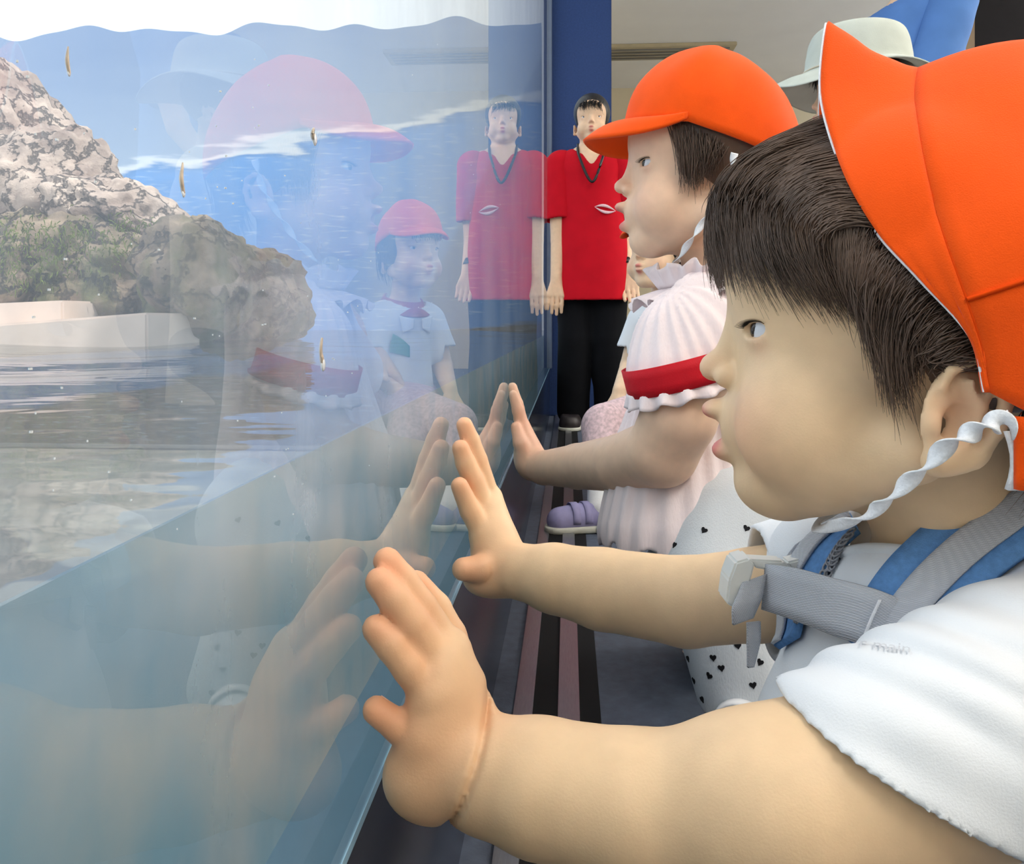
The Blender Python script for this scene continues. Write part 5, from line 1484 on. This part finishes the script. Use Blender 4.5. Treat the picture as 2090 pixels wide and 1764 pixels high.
# ---------------------------------------------------------------- adults
def adult(root, X, d, Hh, F, shirt, trousers, skin, arms, hair=True, kneel=False, hem=.38, seed=1, hsc=1.0, res=.006):
    """arms: for each side -1/+1 (elbow, wrist) world points; returns head frame and body field"""
    F = nrm(F); lt = nrm(np.cross(F, [0, 0, 1.])); g0 = cw(X, d, 0.0)
    zs = -0.40 * Hh / 1.6 if kneel else 0.0
    at_ = lambda l, fw, z: g0 + lt * l + F * fw + up * (z * Hh + zs)
    H = Head(at_(0, .02, .925), F, sc=hsc * Hh / 1.6 * 1.06, flip=1.0)
    f = Field(); add_head(f, H, mouth='closed')
    f.cap(H.w(-.02, 0, -.05), at_(0, -.01, .80), .050, .055, .02)
    sw = .098 * Hh
    f.cap(at_(-sw * .6, 0, .795), at_(sw * .6, 0, .795), .055, .055, .04)
    f.cap(at_(0, 0, .76), at_(0, 0, .52), .105, .10, .05)
    if kneel:
        for s_ in (-1, 1):
            hp_ = at_(s_ * .085, 0, .50); kk = np.array([hp_[0], hp_[1], .075]) + F * .16; ft_ = np.array([hp_[0], hp_[1], .06]) - F * .22
            f.chain([hp_, kk, ft_], [.085, .062, .045], .03)
    else:
        for s_ in (-1, 1):
            f.chain([at_(s_ * .060, 0, .50), at_(s_ * .068, .015, .27), at_(s_ * .080, -.01, .045)], [.072, .055, .038], .03)
    for s_, (el, wr_) in arms.items():
        sh_ = at_(s_ * sw, 0, .785)
        f.chain([sh_, el, wr_], [.050, .038, .026], .015)
        simple_hand(f, wr_, (wr_ - el) * np.array([1, 1, 1]), lt * s_, 1.0)
    link('body', f.mesh('body', res, col=tint(np.array(skin), head_spots(H, blush=skin))), M['skin'], root)
    add_eyes(H, root, lashes=False)
    if hair:
        q = Field(); q.ell(H.w(-.022, 0, .026), np.array((.096, .083, .090)) * H.s, H.R, .01)
        q.half(H.w(.030, 0, .0), nrm(H.F * .9 - H.U * .5), .008); q.half(H.w(0, 0, -.05), nrm(H.F * .6 - H.U), .008)
        link('hair', q.mesh('hair', .005), M['hair_black'], root)
        tuft(H, [(.07, .05, .05), (.082, 0, .058), (.07, -.05, .05)], [(.066, .055, .018), (.086, 0, .024), (.066, -.055, .018)], 120, .004, .003, f, .0014, M['hair_black'], root)
    s = Field()
    s.cap(at_(-sw * .55, 0, .785), at_(sw * .55, 0, .785), .068, .068, .04)
    for q_ in (-1, 1): s.cap(at_(q_ * .035, 0, .75), at_(q_ * .050, .01, hem), .112 * Hh / 1.6, .130 * Hh / 1.6, .05)
    lo = at_(0, 0, hem)[2]; nk = at_(0, .02, .842)
    def post(dd, P):
        q = dd + .005 * waves(P * np.array([1, 1, .4]), 22, seed); q = np.maximum(q, -(q + .012))
        q = np.maximum(q, lo - P[:, 2]); q = np.maximum(q, -(np.linalg.norm(P - nk, axis=1) - .075))
        return q
    s.post = post
    link('shirt', s.mesh('shirt', .006, smooth=1), shirt, root)
    for s_, (el, wr_) in arms.items():
        sh_ = at_(s_ * sw, 0, .785); q_ = Field()
        q_.cap(sh_ - lt * s_ * .01, sh_ + (el - sh_) * .85, .072, .070, .02)
        def sp_(dd, P, c_=sh_ + (el - sh_) * .74, dn=nrm(el - sh_)):
            z = dd + .003 * waves(P, 26, seed + 5); return np.maximum(np.maximum(z, -(z + .012)), (P - c_) @ dn)
        q_.post = sp_
        link('sleeve', q_.mesh('sleeve', .006, smooth=1), shirt, root)
    so = Field(); so.items = s.items
    t = Field()
    t.cap(at_(-.04, 0, .50), at_(.04, 0, .50), .105 * Hh / 1.6, .105 * Hh / 1.6, .04)
    if kneel:
        for s_ in (-1, 1):
            hp_ = at_(s_ * .085, 0, .50); kk = np.array([hp_[0], hp_[1], .080]) + F * .16; ft_ = np.array([hp_[0], hp_[1], .07]) - F * .18
            t.chain([hp_, kk, ft_], [.10, .078, .065], .03)
        t.post = lambda dd, P: np.maximum(dd + .004 * waves(P, 18, seed + 3), .003 - P[:, 2])
    else:
        for s_ in (-1, 1):
            t.chain([at_(s_ * .068, 0, .48), at_(s_ * .070, .015, .27), at_(s_ * .080, -.01, .05)], [.095 * Hh / 1.6, .085 * Hh / 1.6, .072], .03)
        t.post = lambda dd, P: np.maximum(dd + .004 * waves(P, 18, seed + 3), .03 - P[:, 2])
    link('trousers', t.mesh('trousers', .008), trousers, root)
    if not kneel:
        for s_ in (-1, 1): shoe(np.array([*at_(s_ * .09, -.07, 0)[:2], 0]), F, .235, M['shoe_black'], M['sole'], root, 0)
    return H, f, so, at_

# ---- guide in the red shirt before the blue pillar
man = empty('person', cw(.328, 3.6, 0), 'adult in red T-shirt and black trousers standing before the blue pillar', 'person')
Xm, dm, Hm = .345, 3.6, 1.44
mz = lambda u, v, d=3.6: W(u, v, d)
Hd, fm, sm, atm = adult(man, Xm, dm, Hm, dirw(-.12, -1, 0), M['red_cotton'], M['black_cloth'], srgb(232, 196, 164),
    {1: (mz(1142, 490, 3.58), mz(1136, 566, 3.54)), -1: (mz(1272, 490, 3.60), mz(1281, 552, 3.54))}, seed=41, res=.0042)
# printed emblem on the chest: two white arcs meeting in points
for sg in (1, -1):
    a = np.linspace(0, 1, 15)
    base = [mz(1213 + 42 * x, 424 + 7 * x - sg * 10.0 * math.sin(math.pi * x), 3.4) for x in a]
    top_ = np.array([sm.hit(*(1213 + 44 * x, 422 + 9 * x - sg * 9.5 * math.sin(math.pi * x)), t0=2.8, off=.006) for x in a])
    bot_ = np.array([sm.hit(*(1213 + 44 * x, 422 + 9 * x - sg * 3.5 * math.sin(math.pi * x)), t0=2.8, off=.006) for x in a])
    sheet('emblem', np.stack([top_, (top_ + bot_) / 2, bot_], 1), M['print_white'], man, .0015)
# wrist watch and a dark neck cord with a badge clip
wpt = mz(1275, 538, 3.55); dn = nrm(mz(1279, 552, 3.54) - mz(1268, 500, 3.60))
q1 = nrm(np.cross(dn, dirw(0, 1, 0))); q2 = np.cross(dn, q1)
a = np.linspace(0, 2 * math.pi, 25)
sheet('watch', np.stack([wpt + (np.cos(a)[:, None] * q1 + np.sin(a)[:, None] * q2) * .031 + dn * k for k in (-.014, 0, .014)], 1), M['watch'], man, .004)
cord = spline([atm(-.06, .0, .85), atm(-.05, .10, .80), atm(-.005, .145, .72), atm(.05, .10, .80), atm(.06, .0, .85)], 40)
cord = sm.push(cord, .008)
V, F = tubes(cord[None], np.full(40, .006), 6)
link('neck_cord', np_mesh('neck_cord', V, F), M['watch'], man)

# ---- kneeling adult in the pale grey hat, one hand on the small child
gh = empty('person', cw(.80, 2.0, 0), 'adult in a pale grey hat kneeling behind the foreground child\'s cap', 'person')
belly = S3 + H3.F * .095 - up * .10 - lat * .02
Hg, fg, sg_, atg = adult(gh, .845, 2.02, 1.50, dirw(-.9, .25, 0), M['beige_cloth'], M['black_cloth'], srgb(228, 192, 160),
    {-1: (cw(.66, 1.95, .55), cw(.53, 2.02, .40)), 1: (cw(.60, 2.13, .52), belly + dirw(.10, -.02, -.005))}, kneel=True, hem=.42, seed=51)
hat = empty('hat', Hg.w(0, 0, .08)); hat.parent = gh; hat.matrix_parent_inverse = world_of(gh).inverted()
th = np.linspace(0, 2 * math.pi, 64, endpoint=False)
prof = [(.0, .150), (.05, .149), (.078, .138), (.090, .115), (.096, .080), (.102, .045), (.128, .032), (.158, .012), (.160, .008)]
prof = spline(np.array(prof) * np.array([1.18, 1.05]), 40)
G = np.stack([np.stack([-.015 + prof[:, 0] * math.cos(t_) * 1.06, prof[:, 0] * math.sin(t_) * .96, prof[:, 1] + .012 * math.sin(3 * t_ + 1) * np.clip(prof[:, 0] - .1, 0, 1) / .06], 1) for t_ in th])
sheet('hat_shell', Hg.w(G[..., 0], G[..., 1], G[..., 2]), M['grey_hat'], hat, .003, cu=True)
ringP = np.stack([-.015 + .122 * np.cos(th) * 1.06, .122 * np.sin(th) * .96, np.full(64, .048)], 1)
V, F = tubes(Hg.w(*np.vstack([ringP, ringP[:1]]).T)[None], np.full(65, .0022), 5)
link('hat_seam', np_mesh('hat_seam', V, F), M['beige_cloth'], hat)

# ---- standing adult in blue, mostly above the frame
bl = empty('person', cw(1.27, 2.66, 0), 'standing adult in a blue shirt behind the grey hat, cut off by the frame', 'person')
adult(bl, 1.27, 2.66, 1.80, dirw(-1, -.35, 0), M['blue_cotton'], M['black_cloth'], srgb(226, 190, 160),
    {1: (cw(1.22, 2.91, 1.07), cw(1.10, 2.87, .88)), -1: (cw(1.20, 2.45, 1.06), cw(1.09, 2.46, .92))}, hem=.50, seed=61)

# ---------------------------------------------------------------- marks and drips on the window
M['drip'] = pmat('dried_drip', srgb(206, 190, 172), 0.4, 0.5, var=0.3, scale=300)
M['drop'] = pmat('white_water_drop', srgb(232, 238, 245), 0.15, 0.6, var=0.05)
def on_glass(u, v):
    r = W(u, v, 1.0) - CAM; t = -CAM[0] / r[0]; return CAM + r * t
drips = [(138, 95, 150, 'long pale drip running down the window above the tall rock'),
         (372, 332, 395, 'short brown drip on the window before the painted sea'),
         (640, 262, 285, 'small brown drip on the reflected orange cap'),
         (657, 690, 745, 'thin bright drip below the reflected frilled collar')]
for (u, v0, v1, lab) in drips:
    P = spline(np.array([on_glass(u, v0), on_glass(u - 2, (v0 + v1) / 2), on_glass(u + 2, v1)]), 12) + np.array([.0001, 0, 0])
    o = empty('drip_mark', P[-1], lab, 'drip mark', 'drip marks on the window')
    w_ = on_glass(u + 5, v0)[1] - on_glass(u, v0)[1]
    V, F = tubes(P[None], np.interp(np.linspace(0, 1, 12), [0, .5, 1], [.15, .5, .4]) * w_, 6)
    V[:, 0] = np.clip(V[:, 0], -.0005, .0004)
    link('streak', np_mesh('streak', V, F), M['drip'], o)
    bm = bmesh.new(); bmesh.ops.create_uvsphere(bm, u_segments=12, v_segments=8, radius=w_ * .6)
    bmesh.ops.scale(bm, vec=(.4, 1, 1.3), verts=bm.verts); bmesh.ops.translate(bm, verts=bm.verts, vec=Vector(P[-1]))
    me = bpy.data.meshes.new('bead'); bm.to_mesh(me); bm.free()
    for p in me.polygons: p.use_smooth = True
    link('bead', me, M['drop'], o)
sp_pts = []
for k in range(90):
    u = rng.uniform(20, 1060); v = rng.uniform(90, 1100)
    sp_pts.append(on_glass(u, v))
S = np.array([[p + np.array([.0001, 0, -.0002]), p + np.array([.0001, 0, .0002])] for p in sp_pts])
V, F = tubes(S, rng.uniform(.0001, .00035, (90, 1)) * np.ones((90, 2)), 6)
tag(link('water_specks', np_mesh('water_specks', V, F), M['drop']), 'tiny dried water specks scattered over the window', 'specks', kind='stuff')
